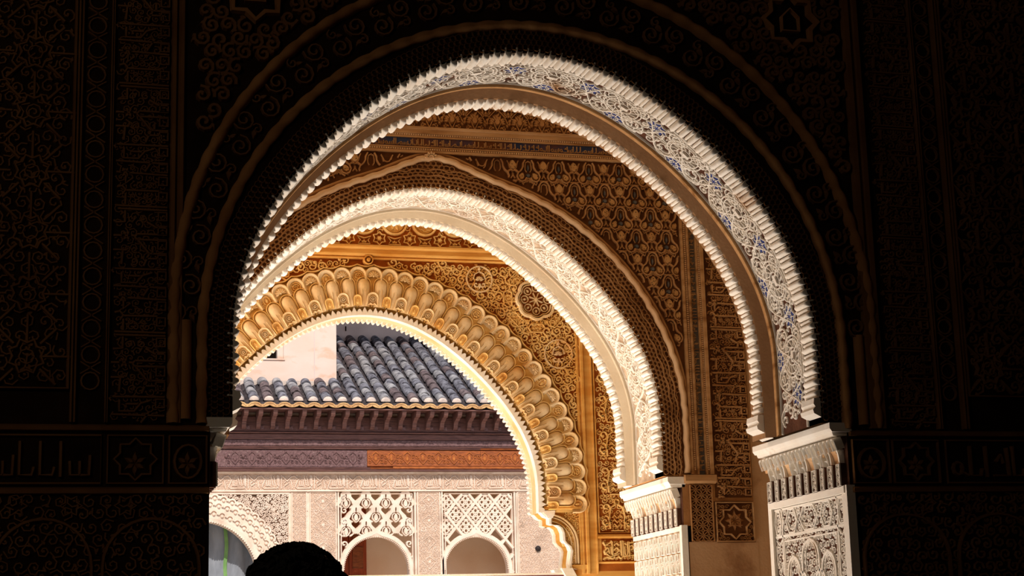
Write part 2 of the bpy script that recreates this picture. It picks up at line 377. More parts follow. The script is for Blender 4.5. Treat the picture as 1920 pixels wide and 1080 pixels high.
def carved_arch(name, label, prof, Y0, step, ground, near):
    t = tag(empty(name, (prof.cx, Y0, 0)), label, 'arch'); inv = Matrix.Translation((-prof.cx, -Y0, 0))
    def add(mb, nm, m, smooth=False, kind=None):
        o = mb.build(nm, m, t, smooth, kind); o.matrix_local = inv; return o
    sm = prof.soffit(); L = prof.L
    # smooth soffit sheet, lip and the plain stepped band behind it
    n = 130; S = [L*i/n for i in range(n+1)]
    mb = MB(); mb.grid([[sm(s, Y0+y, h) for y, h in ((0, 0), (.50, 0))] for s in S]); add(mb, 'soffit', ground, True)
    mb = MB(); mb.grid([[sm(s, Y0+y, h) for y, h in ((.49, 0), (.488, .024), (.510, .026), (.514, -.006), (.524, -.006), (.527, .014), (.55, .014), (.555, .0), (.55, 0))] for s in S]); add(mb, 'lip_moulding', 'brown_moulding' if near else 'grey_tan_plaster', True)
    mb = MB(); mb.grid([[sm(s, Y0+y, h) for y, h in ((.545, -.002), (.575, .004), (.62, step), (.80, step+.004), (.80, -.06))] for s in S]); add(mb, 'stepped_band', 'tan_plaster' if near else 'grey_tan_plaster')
    # fringes of scalloped rolls along the front and the rear edge
    pitch = .0605
    me = scallop_mesh('scallop', .15, 'white_stucco', pitch); me2 = scallop_mesh('scallop_rear', .125, 'white_stucco', pitch)
    N = int((L-.10)/pitch)
    for i in range(N):
        s = .05+pitch*.5+(L-.10-N*pitch)*.5+i*pitch
        inst('scallop', me, t, inv @ prof.mtx(s, Y0) @ Matrix.Scale(random.uniform(.94, 1.05), 4))
        m4 = prof.mtx(s, Y0+.64); x, z, tx, tz = prof.at(s)
        m4[0][3] -= tz*step; m4[2][3] += tx*step
        inst('rear_scallop', me2, t, inv @ m4 @ Matrix.Scale(random.uniform(.94, 1.05), 4))
    # flared feet where the fringes land on the imposts
    for sgn, X in ((1, prof.P[0][0]), (-1, prof.P[-1][0])):
        for y, dx in ((0, 0), (.64, step)):
            o2 = [(-.035-dx, .13), (-.04-dx, .10), (-.03-dx, .085), (-.045-dx, .07), (-.04-dx, .05), (.0-dx, .03), (.0, 0), (.0, .13)]
            b = MB().prism([(X+sgn*a*1.0, prof.P[0][1]+c) for a, c in o2], Y0+y-.012, Y0+y+.15); add(b, 'foot', 'white_stucco')
    # carving of the soffit
    rnd = random.Random(11 if near else 12); mb = MB(); v0, v1 = Y0+.15, Y0+.485; vm = (v0+v1)/2
    unit = .43; k = int((L-.2)/unit); off = (L-k*unit)/2
    hh = .0105 if near else .009
    for i in range(k+1):
        u = off+i*unit; va = v0+.105; vb = v1-.03
        for (uu_, vv) in ((u, va), (u+unit/2, vb)):
            if uu_ < .06 or uu_ > L-.06: continue
            if near:
                st = MB(); plate(st, star(uu_, vv, .064, 8, .70), 0, hh*.7, sm, .92); add(st, 'star', 'blue_paint')
                for j in range(8):
                    a = 2*PI*j/8+PI/8
                    ribbon(mb, [(uu_+.012*math.cos(a), vv+.012*math.sin(a)), (uu_+.052*math.cos(a+.25), vv+.052*math.sin(a+.25))], .007, 0, hh, sm)
                    ribbon(mb, [(uu_+.03*math.cos(a-.4), vv+.03*math.sin(a-.4)), (uu_+.03*math.cos(a+.4), vv+.03*math.sin(a+.4))], .007, 0, hh, sm)
            ribbon(mb, star(uu_, vv, .072, 8, .74), .009, 0, hh, sm, closed=True)
            for j in range(8):
                a = 2*PI*j/8
                if rnd.random() < .9 and v0 < vv+.09*math.sin(a) < v1: plate(mb, circ(uu_+.09*math.cos(a), vv+.09*math.sin(a), .015, 6), 0, hh*.8, sm, .5)
        # big knotted medallion with a blank bar at its heart
        cu = u+unit*.5; cv = v0+.135
        if cu < L-.12:
            for r_ in (.115, .095, .05):
                ribbon(mb, [p for p in circ(cu, cv, r_, 24)], .009, 0, hh*1.1, sm, closed=True)
            plate(mb, [(cu-.034, cv-.011), (cu-.02, cv-.016), (cu+.02, cv-.016), (cu+.034, cv-.011), (cu+.034, cv+.011), (cu+.02, cv+.016), (cu-.02, cv+.016), (cu-.034, cv+.011)], 0, hh*1.2, sm, .9)
            for j in range(14):
                a = 2*PI*j/14; ribbon(mb, [(cu+.055*math.cos(a), cv+.055*math.sin(a)), (cu+.09*math.cos(a+.3), cv+.09*math.sin(a+.3))], .008, 0, hh, sm)
        for du, dv, r_ in ((.115, .24, .07), (-.115, .24, .07), (.125, .06, .05), (-.125, .06, .05)):
            if .1 < u+du < L-.1: ribbon(mb, circ(u+du, v0+dv, r_, 18, r_*.9), .009, 0, hh*1.05, sm, closed=True); ribbon(mb, circ(u+du, v0+dv, r_*.55, 12), .008, 0, hh, sm, closed=True)
    for ph in (0, PI):                                           # two long interlaced bands
        ribbon(mb, [(.05+(L-.1)*i/240, vm+.15*math.sin(2*PI*(.05+(L-.1)*i/240-off)/unit+ph)) for i in range(241)], .010, 0, hh*1.2, sm)
    def clear_(u_, v_):
        k_ = (u_-off) % unit; du = min(k_, unit-k_)
        if math.hypot(du, v_-(v0+.105)) < .08 or math.hypot(unit/2-du, v_-(v1-.03)) < .07: return False
        return math.hypot(unit/2-du, v_-(v0+.135)) > .10
    scrolls(mb, sm, .04, L-.04, v0, v1,   .070, .010, hh*.85, ok=clear_, rnd=rnd, leafy=.35, n=12)
    for v in (v0, v1): ribbon(mb, [(L*i/120, v) for i in range(121)], .012, 0, hh, sm)
    add(mb, 'interlace', 'white_stucco', kind='stuff')
    return t
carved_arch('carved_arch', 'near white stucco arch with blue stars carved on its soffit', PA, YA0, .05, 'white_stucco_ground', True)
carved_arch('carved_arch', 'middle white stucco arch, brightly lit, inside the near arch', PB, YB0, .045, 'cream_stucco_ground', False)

def usweep(r, leg, prof, n=12):                                 # profile (dr,h) swept along an arched outline, opening downward
    path = [(-1, -leg, 1, 0)] + [(math.cos(PI-PI*i/n), math.sin(PI-PI*i/n), 0, 1) for i in range(n+1)] + [(1, -leg, 1, 0)]
    mb = MB(); rows = []
    for (cx_, cz_, isleg, _) in path:
        rr_ = []
        for d, h in prof:
            rad = r-d
            if isleg: rr_.append((cx_*rad, -h, cz_))
            else: rr_.append((cx_*rad, -h, cz_*rad))
        rows.append(rr_)
    mb.grid(rows); return mb

# ================================================================== IMPOSTS AND JAMB PANELS
def impost(label, Y0, Y1, ztop, zbot, side, seed):
    """bracket of little hanging niches under a plain slab; side=+1 right jamb (faces left)"""
    X = JR if side > 0 else JL
    t = tag(empty('impost', (X, Y0, zbot)), label, 'impost'); rnd = random.Random(seed)
    inv = Matrix.Translation((-X, -Y0, -zbot))
    def add(mb, nm, m, kind=None, smooth=False):
        o = mb.build(nm, m, t, smooth, kind); o.matrix_local = inv; return o
    f = lambda d: X-side*d
    me_top = usweep(.0225, .045, [(0, -.03), (0, .016), (.004, .019), (.008, .014), (.009, -.012), (.0225, -.016)], 8).mesh('small_niche', 'white_stucco')
    me_mid = usweep(.040, .045, [(0, -.03), (0, .016), (.005, .020), (.010, .014), (.012, -.014), (.040, -.018)], 8).mesh('niche', 'white_stucco')
    zm = zbot; H = ztop-.05-zbot                                # .28
    add(MB().prism([(f(-.02), ztop), (f(.105), ztop), (f(.105), ztop-.03), (f(.092), ztop-.048), (f(-.02), ztop-.048)], Y0-.02, Y1+.01), 'abacus', 'white_stucco')
    add(MB().prism([(f(-.02), ztop-.048), (f(.085), ztop-.048), (f(.078), ztop-.066), (f(-.02), ztop-.066)], Y0, Y1), 'bed_moulding', 'white_stucco')
    n = 10; p = (Y1-Y0)/n
    za, zb, zc = zm+H*.44, zm+H*.70, ztop-.066
    mp = (lambda u, v, h: (X-h, u, v)) if side > 0 else (lambda u, v, h: (X+h, u, v))
    for i in range(n):
        yc = Y0+(i+.5)*p; wdp = p*(.60 if i % 2 else .46)
        # carved slip and the round fluted shaft beside it
        mb = MB(); mb.box(min(f(0), f(.034)), max(f(0), f(.034)), yc-wdp/2, yc+wdp/2, zm, za)
        mq = (lambda u, v, h: (X-.034-h, u, v)) if side > 0 else (lambda u, v, h: (X+.034+h, u, v))
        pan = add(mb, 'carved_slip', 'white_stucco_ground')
        mb = MB(); ribbon(mb, [(yc-wdp*.42, zm+.005), (yc-wdp*.42, za-.005), (yc+wdp*.42, za-.005), (yc+wdp*.42, zm+.005)], .006, 0, .008, mq, closed=True)
        for j in range(5):
            z = zm+.012+(za-zm-.02)*(j+.5)/5; d = 1 if j % 2 else -1
            ribbon(mb, spiral(yc+d*wdp*.1, z, .013, d, 1.2, d, 8), .005, 0, .006, mq); plate(mb, leaf(yc-d*wdp*.2, z, PI/2+d*.6, .022, .012), 0, .006, mq, .5)
        o = mb.build('carving', 'white_stucco', pan); o['kind'] = 'stuff'
        def scoop(d0, d1, z0, z1, y0, y1, m_, nm):              # concave bracket block
            q = 7; pr = [(f(d0+(d1-d0)*(1-math.cos(PI/2*j/q))), z0+(z1-z0)*math.sin(PI/2*j/q)) for j in range(q+1)]
            add(MB().prism(pr+[(f(-.02), z1), (f(-.02), z0)], y0, y1), nm, m_)
        def niche(y, z, d, me_, nm, tilt):
            R3 = Matrix(((0, side, 0, f(d)), (1, 0, 0, y), (0, 0, 1, z), (0, 0, 0, 1)))
            inst(nm, me_, t, inv @ R3 @ Matrix.Rotation(tilt, 4, 'X'))
        ye = yc+p*.5
        if i < n-1:
            if i % 3 == 0: scoop(.012, .062, za-.004, zb+.012, ye-p*.40, ye+p*.40, 'rope_stucco', 'scooped_block')
            else: niche(ye, za+.045, .030, me_mid, 'niche', .30); scoop(.010, .034, za-.004, za+.03, ye-p*.36, ye+p*.36, 'white_stucco', 'scooped_block')
        scoop(.030, .050, za-.01, zb, yc-p*.07, yc+p*.07, 'white_stucco', 'pendant')
        for k_ in (0, 1):
            y = Y0+(i+k_*.5+.25)*p; niche(y, zb+.038, .058, me_top, 'small_niche', .32)
            if (2*i+k_) % 3 == 1: scoop(.040, .066, zb-.022, zb+.012, y-p*.16, y+p*.16, 'rope_stucco', 'scooped_block')
    add(MB().box(min(f(0), f(.002)), max(f(0), f(.002)), Y0, Y1, zm-.004, zc), 'backing', 'white_stucco_ground')  # dark brown backing: deep shade between the slips put into the colour
    for i in range(n+1):
        yc = Y0+i*p; rows = [[(f(-.002+.012*math.sin(PI*j/6)), yc+.012*math.cos(PI*j/6), z) for j in range(7)] for z in (zm, za)]
        if i not in (0, n): add(MB().grid(rows), 'shaft', 'tan_plaster', smooth=True)
    return t
impost('muqarnas impost on the right jamb of the near arch', YA0, YA1, 2.75, 2.42, 1, 1)
impost('muqarnas impost on the right jamb of the middle arch', YB0, YB1, 2.735, 2.415, 1, 2)
impost('shadowed muqarnas impost on the left jamb of the near arch', YA0, YA1, 2.75, 2.42, -1, 3)
impost('muqarnas impost on the left jamb of the middle arch', YB0, YB1, 2.735, 2.415, -1, 4)

def jamb_near():
    t = tag(empty('jamb_panel', (JR, YA0, 1.5)), 'carved jamb panel of hexagons and pointed niches under the near impost', 'panel')
    inv = Matrix.Translation((-JR, -YA0, -1.5)); mp = xmap(JR); rnd = random.Random(5)
    def add(mb, nm, m, kind=None):
        o = mb.build(nm, m, t, False, kind); o.matrix_local = inv; return o
    Y0, Y1 = YA0, YA1; h = .013
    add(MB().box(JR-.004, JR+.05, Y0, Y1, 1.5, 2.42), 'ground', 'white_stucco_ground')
    add(MB().box(JR-.028, JR+.02, Y0-.012, Y0+.05, 1.5, 2.425), 'edge_strip', 'white_stucco'); add(MB().box(JR-.028, JR+.02, Y1-.035, Y1+.012, 1.5, 2.425), 'edge_strip', 'white_stucco')
    add(MB().box(JR-.034, JR, Y0+.01, Y1-.01, 2.385, 2.422), 'top_strip', 'white_stucco')
    a, b = Y0+.055, Y1-.04; W = b-a
    zt, zl = 2.38, 2.225
    fr = MB()
    ribbon(fr, [(a, zl), (b, zl)], .02, 0, h, mp); ribbon(fr, [(a, zt-.004), (b, zt-.004)], .016, 0, h, mp)
    for x in (a+.10, b-.10): ribbon(fr, [(x, 2.385), (x, 2.34), (x-.016, 2.30), (x, 2.265), (x, 1.5)], .018, 0, h, mp)
    add(fr, 'frame', 'white_stucco')
    zc = (zt+zl)/2
    for k, hw in ((a+W*.5, .12), (a+W*.25, .075), (a+W*.75, .075), (a+.045, .045), (b-.045, .045)):
        m_ = MB(); ribbon(m_, [(k-hw, zc), (k-hw*.5, zc+.066), (k+hw*.5, zc+.066), (k+hw, zc), (k+hw*.5, zc-.066), (k-hw*.5, zc-.066)], .016, 0, h*1.1, mp, closed=True)
        ribbon(m_, [(k-hw*.72, zc), (k-hw*.36, zc+.045), (k+hw*.36, zc+.045), (k+hw*.72, zc), (k+hw*.36, zc-.045), (k-hw*.36, zc-.045)], .008, 0, h*.8, mp, closed=True)
        add(m_, 'hexagon', 'white_stucco')
    # central field with pointed arches in two ranks
    x0, x1 = a+.12, b-.12; w_ = x1-x0
    fr = MB(); ribbon(fr, [(x0, 1.5), (x0, zl-.03), (x1, zl-.03), (x1, 1.5)], .016, 0, h, mp); add(fr, 'inner_frame', 'white_stucco')
    for cx, zt_, hw in ((x0+w_*.5, zl-.05, .11), (x0+w_*.17, zl-.13, .085), (x0+w_*.83, zl-.13, .085), (x0+w_*.33, zl-.22, .07), (x0+w_*.67, zl-.22, .07), (x0+w_*.5, zl-.30, .08), (x0+w_*.17, zl-.36, .08), (x0+w_*.83, zl-.36, .08)):
        L_ = [(cx-hw*math.cos(PI/2*j/8)**.8, zt_-.10+.10*math.sin(PI/2*j/8)) for j in range(8)]+[(cx, zt_+.008)]
        pts = [(cx-hw, zt_-.22)]+L_+[(2*cx-x, z) for x, z in reversed(L_[:-1])]+[(cx+hw, zt_-.22)]
        m_ = MB(); ribbon(m_, pts, .022, 0, h*1.3, mp); ribbon(m_, [(cx+(x-cx)*.66, z-.012) for x, z in pts], .010, 0, h, mp); add(m_, 'pointed_niche', 'white_stucco')
    for k in (a+.05, b-.05):
        for j in range(3):
            z = zl-.02-j*.24
            m_ = MB(); ribbon(m_, [(k-.04, z), (k, z-.03), (k+.04, z)], .012, 0, h, mp)
            ribbon(m_, [(k-.042, z-.03), (k-.042, z-.12), (k, z-.18), (k+.042, z-.12), (k+.042, z-.03)], .013, 0, h, mp); add(m_, 'lozenge_strap', 'white_stucco')
    mb = MB(); scrolls(mb, mp, a, b, 1.5, zt, .048, .009, h*.75, rnd=rnd, leafy=.5, n=9); add(mb, 'leaf_filling', 'white_stucco', 'stuff')
jamb_near()
def jamb_middle():
    t = tag(empty('jamb_panel', (JR, YB0, 1.5)), 'jamb panel of square key fret under the middle impost', 'panel')
    inv = Matrix.Translation((-JR, -YB0, -1.5)); mp = xmap(JR)
    def add(mb, nm, m, kind=None):
        o = mb.build(nm, m, t, False, kind); o.matrix_local = inv; return o
    add(MB().box(JR-.004, JR+.05, YB0, YB1, 1.5, 2.415), 'ground', 'cream_stucco_ground')
    add(MB().box(JR-.022, JR+.02, YB0-.012, YB0+.03, 1.5, 2.42), 'edge_strip', 'white_stucco'); add(MB().box(JR-.02, JR, YB0+.02, YB1, 2.385, 2.418), 'top_strip', 'white_stucco')
    n = 9; p = (YB1-YB0-.04)/n
    m_ = MB(); q = p*.40
    for pl in ([(-q, .06), (-q, -.06), (0, -.06), (0, 0), (-q*.5, 0), (-q*.5, .03)], [(q, -.06), (q, .06), (0, .06), (0, .02), (q*.5, .02), (q*.5, -.03)]):
        ribbon(m_, pl, .012, 0, .016, lambda u, v, h: (-h, u, v))
    me = m_.mesh('key_fret', 'white_stucco')
    for j in range(5):
        for i in range(n):
            inst('key_fret', me, t, inv @ Matrix.Translation((JR-.004, YB0+.04+(i+.5)*p, 2.31-j*.135)))
jamb_middle()

# ================================================================== KUFIC BANDS
KUF = [  # traced strokes, u across 0..1, v down the band 0..1 (one period)
 [(.02, .02), (.40, .02)], [(.44, .005), (.97, .005)], [(.44, .05), (.97, .05)], [(.44, .005), (.40, .03), (.44, .05)],
 [(.46, .055), (.66, .16), (.97, .16)], [(.66, .16), (.56, .26)], [(.02, .135), (.26, .135)], [(.19, .14), (.17, .25)],
 [(.02, .285), (.97, .285)], [(.18, .31), (.18, .395), (.44, .395), (.55, .335), (.72, .31)], [(.04, .42), (.97, .43)],
 [(.70, .40), (.56, .50)], [(.05, .51), (.97, .525)], [(.22, .53), (.22, .60), (.34, .555)], [(.23, .655), (.82, .655)], [(.07, .63), (.16, .62), (.22, .65), (.16, .69)],
 [(.22, .68), (.22, .77)], [(.07, .78), (.97, .785)], [(.09, .805), (.97, .81)], [(.22, .82), (.22, .91), (.05, .915)], [(.72, .10), (.72, .16)],
 [(.62, .91), (.78, .95), (.97, .95)], [(.50, .34), (.30, .34), (.30, .37)], [(.05, .285), (.0, .30), (.04, .315)], [(.60, .20), (.85, .20), (.85, .26)]]
KCIR = [(.66, .61, .055), (.48, .61, .055), (.64, .74, .06), (.44, .74, .05), (.33, .88, .055), (.55, .88, .055), (.82, .88, .055), (.40, .13, .05), (.27, .12, .045), (.55, .46, .05), (.33, .47, .045), (.80, .36, .05), (.40, .22, .06), (.58, .70, .04), (.36, .70, .04), (.80, .71, .04)]
KKNOT = [.09, .205, .335, .47, .575, .70, .86, .97]
def kufic(label, Y, x0, x1, z0, z1, period, raised, ground, flip=False, name='inscription_band'):
    t = tag(empty(name, ((x0+x1)/2, Y, z0)), label, 'inscription'); inv = Matrix.Translation((-(x0+x1)/2, -Y, -z0))
    def add(mb, nm, m, kind=None):
        o = mb.build(nm, m, t, False, kind); o.matrix_local = inv; return o
    add(MB().box(x0, x1, Y-.004, Y+.02, z0, z1), 'ground', ground)
    W = x1-x0; mp = ymap(Y); fu = (lambda u: x1-u*W) if flip else (lambda u: x0+u*W)
    rnd = random.Random(int(abs(x0)*100)); z = z1; fill = MB(); h = .026
    while z > z0:
        lt = MB(); fl = lambda pts: [(fu(u), max(z0, z-v*period)) for u, v in pts]
        for s in KUF:
            if z-min(v for _, v in s)*period > z0: ribbon(lt, fl(s), W*.052, 0, h, mp)
        for v in KKNOT:
            zz = z-v*period
            if zz > z0+.03:
                c = fu(.89); d = W*.075
                ribbon(lt, [(c-d, zz-d), (c+d, zz-d), (c+d, zz+d), (c-d, zz+d)], W*.045, 0, h, mp, closed=True); plate(lt, circ(c, zz, W*.022, 6), 0, h, mp)
        for u, v in ((.25, .02), (.21, .51)):
            if z-v*period > z0+.03:
                for j in range(6): a = j*PI/3; plate(lt, leaf(fu(u), z-v*period, a, W*.12, W*.07), 0, h, mp, .6)
        if lt.v: add(lt, 'lettering', raised)
        for u, v, r in KCIR:
            zz = z-v*period
            if zz > z0+.03: ribbon(fill, spiral(fu(u), zz, W*r*1.25, rnd.uniform(0, 6), 1.3, rnd.choice((-1, 1)), 10), W*.034, 0, h*.7, mp)
        z -= period
    scrolls(fill, mp, x0+.01, x1-.01, z0+.01, z1-.01, W*.17, W*.03, h*.55, rnd=rnd, leafy=.5, n=8)
    add(fill, 'scroll_ground', raised, 'stuff')
    return t

# ================================================================== MIDDLE WALL FACE
YB = YB0
XB = (1.0, 4.17)
def panel(name, label, cat, loc): return tag(empty(name, loc), label, cat)
def adder(t):
    inv = Matrix.Translation(-Vector(t.location))
    def add(mb, nm, m, parent=None, kind=None, smooth=False):
        o = mb.build(nm, m, parent or t, smooth, kind)
        if not parent: o.matrix_local = inv
        return o
    add.inv = inv
    return add
def b_rib_r(f): return 1.625+.10*math.exp(-((f-PI/2)/.16)**2)+.05*(math.cos(f)**6)
def in_rib(x, z, m=.03):
    dx, dz = x-2.47, z-3.11
    if dz < 0: return abs(dx) < 1.675+m
    return math.hypot(dx, dz) < b_rib_r(math.atan2(dz, dx))+m
# rope rib around the arch
def b_rib_path(off=0):
    P = [(2.47+b_rib_r(0)+off, 2.76+.35*i/8) for i in range(8)]
    P += [(2.47+(b_rib_r(PI*i/150)+off)*math.cos(PI*i/150), 3.11+(b_rib_r(PI*i/150)+off)*math.sin(PI*i/150)) for i in range(151)]
    return P + [(2.47-b_rib_r(PI)-off, 3.11-.35*i/8) for i in range(1, 9)]
t = panel('archivolt', 'net-patterned archivolt with scalloped rib around the middle arch', 'archivolt', (2.47, YB, 3.1)); add = adder(t)
mb = MB(); A = [PB.at(PB.L*i/150) for i in range(151)]; pb = b_rib_path(-.01); pb = [pb[int(i*(len(pb)-1)/150)] for i in range(151)]
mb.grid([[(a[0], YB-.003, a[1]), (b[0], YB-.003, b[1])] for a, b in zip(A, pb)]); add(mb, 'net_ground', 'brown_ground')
mb = MB(); pth = b_rib_path(); acc = 0; rows = []
for i in range(len(pth)):
    a = pth[max(i-1, 0)]; b = pth[min(i+1, len(pth)-1)]; dx, dz = b[0]-a[0], b[1]-a[1]; l = math.hypot(dx, dz)
    if i: acc += math.hypot(pth[i][0]-pth[i-1][0], pth[i][1]-pth[i-1][1])
    wv = .010*abs(math.sin(PI*acc/.115))
    rows.append([(pth[i][0]+dz/l*(d+wv), YB-h, pth[i][1]-dx/l*(d+wv)) for d, h in ((-.022, 0), (-.018, .02), (-.006, .034), (.008, .034), (.018, .02), (.020, 0))])
mb.grid(rows); add(mb, 'scalloped_rib', 'rope_stucco', smooth=True)
mb = MB(); rows = []
for i in range(len(pth)):
    a = pth[max(i-1, 0)]; b = pth[min(i+1, len(pth)-1)]; dx, dz = b[0]-a[0], b[1]-a[1]; l = math.hypot(dx, dz)
    rows.append([(pth[i][0]+dz/l*d, YB-h, pth[i][1]-dx/l*d) for d, h in ((.028, 0), (.032, .016), (.044, .018), (.05, 0))])
mb.grid(rows); add(mb, 'outer_fillet', 'brown_stucco', smooth=True)
mb = MB(); fm = PB.face(YB)                                      # interlaced net between arch and rib
nS = 170
for i in range(nS):
    s = .03+(PB.L-.06)*i/(nS-1); x, z, tx, tz = PB.at(s)
    d = .022; row = 0
    while d < .20:
        px, pz = x+tz*d, z-tx*d
        if not in_rib(px, pz, -.03): break
        ribbon(mb, circ(s+(.016 if row % 2 else 0), d, .0185, 8), .0055, 0, .012, fm, closed=True)
        d += .024; row += 1
for off_ in (.075, .115): ribbon(mb, [(PB.L*i/400, off_+.014*abs(math.sin(PI*PB.L*i/400/.13))) for i in range(401)], .008, 0, .016, fm)
add(mb, 'net', 'brown_stucco', kind='stuff')
mb = MB()
for j in range(7): a = PI*j/6; plate(mb, leaf(2.45, 4.835, a, .055, .03), 0, .04, ymap(YB), .6)
add(mb, 'keystone_leaf', 'rope_stucco')

# spandrel of trefoil arches, pears and pine cones
t = panel('spandrel_panel', 'spandrel carved with pear and pine-cone trefoils above the middle arch', 'panel', (2.6, YB, 4.0)); add = adder(t)
mb = MB(); n = 60; zt = 4.868
for i in range(n):
    xa, xb = .70+3.47*i/n, .70+3.47*(i+1)/n
    def zl(x):
        dx = x-2.47
        if abs(dx) >= 1.675: return 2.77
        lo, hi = 3.0, 5.2
        for _ in range(24):
            m_ = (lo+hi)/2
            if in_rib(x, m_, .045): lo = m_
            else: hi = m_
        return lo
    a, b = zl(xa), zl(xb)
    if i == n//2: add(mb, 'ground', 'brown_ground'); mb = MB()
    if min(a, b) < zt: mb.quad((xa, YB-.003, min(a, zt)), (xb, YB-.003, min(b, zt)), (xb, YB-.003, zt), (xa, YB-.003, zt))
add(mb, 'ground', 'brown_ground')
q = .000568; mpl = lambda u, v, h: (u, -h, v)
def Z(pts): return [((x-300)*q, (190-y)*q) for x, y in pts]
STR = []
def both(p, wd, h): STR.append((p, wd, h)); STR.append(([(600-x, y) for x, y in p], wd, h))
both([(300, 186), (262, 203), (238, 245), (234, 290), (212, 330), (176, 360), (160, 405), (176, 447), (214, 466), (256, 454), (276, 418)], 20, .024)
both([(300, 215), (270, 232), (262, 280), (262, 320), (280, 350)], 14, .014)
STR.append(([(250, 183), (350, 183)], 18, .020))
both([(296, 420), (262, 468), (205, 500), (190, 455)], 18, .016)
both([(120, 325), (150, 330), (182, 357)], 30, .018)
both([(112, 345), (118, 400), (140, 430)], 18, .014)
both([(112, 300), (142, 290), (182, 215), (195, 188)], 16, .014)
both([(300, 440), (278, 470), (262, 430)], 20, .013)
both([(60, 250), (72, 300), (112, 345)], 18, .016)
def trefoil(cx=0, cz=0, Y=0, test=None):
    mo = MB(); mp_ = lambda u, v, h: (u+cx, Y-h, v+cz)
    for p, wd, h in STR:
        seg = []
        for pt in dens(Z(p), .012) if test else Z(p):
            if test is None or test(pt[0]+cx, pt[1]+cz): seg.append(pt)
            else:
                if len(seg) > 1: ribbon(mo, seg, wd*q, 0, h, mp_)
                seg = []
        if len(seg) > 1: ribbon(mo, seg, wd*q, 0, h, mp_)
    return mo
def dens(path, k):                                               # resample to even steps
    out = []
    for a, b in zip(path, path[1:]):
        n = max(1, int(math.hypot(b[0]-a[0], b[1]-a[1])/k)); out += [(a[0]+(b[0]-a[0])*i/n, a[1]+(b[1]-a[1])*i/n) for i in range(n)]
    return out+[path[-1]]
me_mo = trefoil().mesh('trefoil', 'brown_stucco')
pe = MB(); plate(pe, drop(0, 0, 80*q, 110*q, 10), 0, .018, mpl, .72); me_pe = pe.mesh('pear', 'pine_stucco')
pn = MB(); plate(pn, drop(0, 0, 92*q, 135*q, 12), 0, .022, mpl, .72); me_pn = pn.mesh('pine_cone', 'pine_stucco')
bl = MB(); plate(bl, drop(0, 0, 26*q, 90*q, 8), 0, .016, mpl, .6); plate(bl, [(x, y-95*q) for x, y in circ(0, 0, 30*q, 8)], 0, .018, mpl, .6); me_bl = bl.mesh('bud', 'blue_grey')
px_, pz_ = .213, .1535; row = 0; z = 4.862
while z > 2.9:
    k = -12
    while k < 12:
        x = 3.626-.085+k*px_+(px_/2 if row % 2 else 0)
        k += 1
        if not (.72 < x < 4.20): continue
        good = lambda a, b: not in_rib(a, b, .06) and .72 < a < 4.155 and b < 4.86
        spots_ = [(x+(a-300)*q, z+(190-b)*q) for a, b in ((300, 190), (160, 405), (440, 405), (300, 440), (115, 260), (485, 260))]
        n_ok = sum(good(*p) for p in spots_)
        if n_ok == 0: continue
        if n_ok == 6: tr = inst('trefoil', me_mo, t, add.inv @ Matrix.Translation((x, YB-.003, z)))
        else:
            mo = trefoil(0, 0, 0, lambda a, b: good(a+x, b+z))
            if not mo.v: continue
            tr = mo.build('trefoil', 'brown_stucco', t); tr.matrix_local = add.inv @ Matrix.Translation((x, YB-.003, z))
        if good(x, z-.05) and good(x, z-.13): inst('bud', me_bl, tr, Matrix.Translation((0, 0, -105*q)))
        for sg in (-1, 1):
            if good(x+sg*84*q, z-.15) and good(x+sg*110*q, z-.12): inst('pear', me_pe, tr, Matrix.Translation((sg*84*q, 0, -210*q)) @ Matrix.Rotation(-sg*.5, 4, 'Y'))
        if good(x-px_/2, z-.085) and good(x-px_/2-.02, z-.05) and good(x-px_/2+.02, z-.05): inst('pine_cone', me_pn, tr, Matrix.Translation((-px_/2, 0, -75*q)))
    z -= pz_; row += 1

# cornices and the painted inscription above the spandrel
t = panel('cornice', 'brown cornice with dentils below the painted blue inscription', 'cornice', (2.45, YB, 4.87)); add = adder(t)
mb = MB(); hmould(mb, .4, 4.9, [(4.868, 0), (4.868, .03), (4.882, .034), (4.886, .02), (4.898, .02), (4.900, .03), (4.910, .03), (4.912, 0)], YB); add(mb, 'moulding', 'brown_moulding')
de = MB(); de.box(-.006, .006, -.032, 0, 0, .010); me_de = de.mesh('dentil', 'rope_stucco')
mbd = MB()
for i in range(210): x = 1.2+i*.0155; mbd.box(x, x+.009, YB-.029, YB-.01, 4.887, 4.897)
add(mbd, 'dentils', 'rope_stucco', kind='stuff')
t = panel('cornice', 'broad plain brown cornice above the painted blue inscription', 'cornice', (2.45, YB, 4.975)); add = adder(t)
mb = MB(); hmould(mb, .4, 4.9, [(4.974, 0), (4.974, .02), (4.985, .022), (4.988, .016), (4.998, .016), (5.0, .03), (5.025, .034), (5.03, .046), (5.042, .05), (5.046, 0)], YB); add(mb, 'moulding', 'brown_moulding')
mbd = MB()
for i in range(210): x = 1.2+i*.0155; mbd.box(x, x+.009, YB-.024, YB-.01, 4.988, 4.997)
add(mbd, 'dentils', 'rope_stucco', kind='stuff')
t = panel('painted_inscription', 'narrow blue and rust painted inscription strip between two cornices', 'inscription', (2.45, YB, 4.912)); add = adder(t)
add(MB().box(.4, 4.9, YB-.008, YB, 4.912, 4.974), 'strip', 'inscription_blue')
mb = MB(); pseudo_script(mb, ymap(YB-.008), 1.2, 4.4, 4.918, 4.968, .0075, .008, random.Random(21)); add(mb, 'lettering', 'brown_moulding')

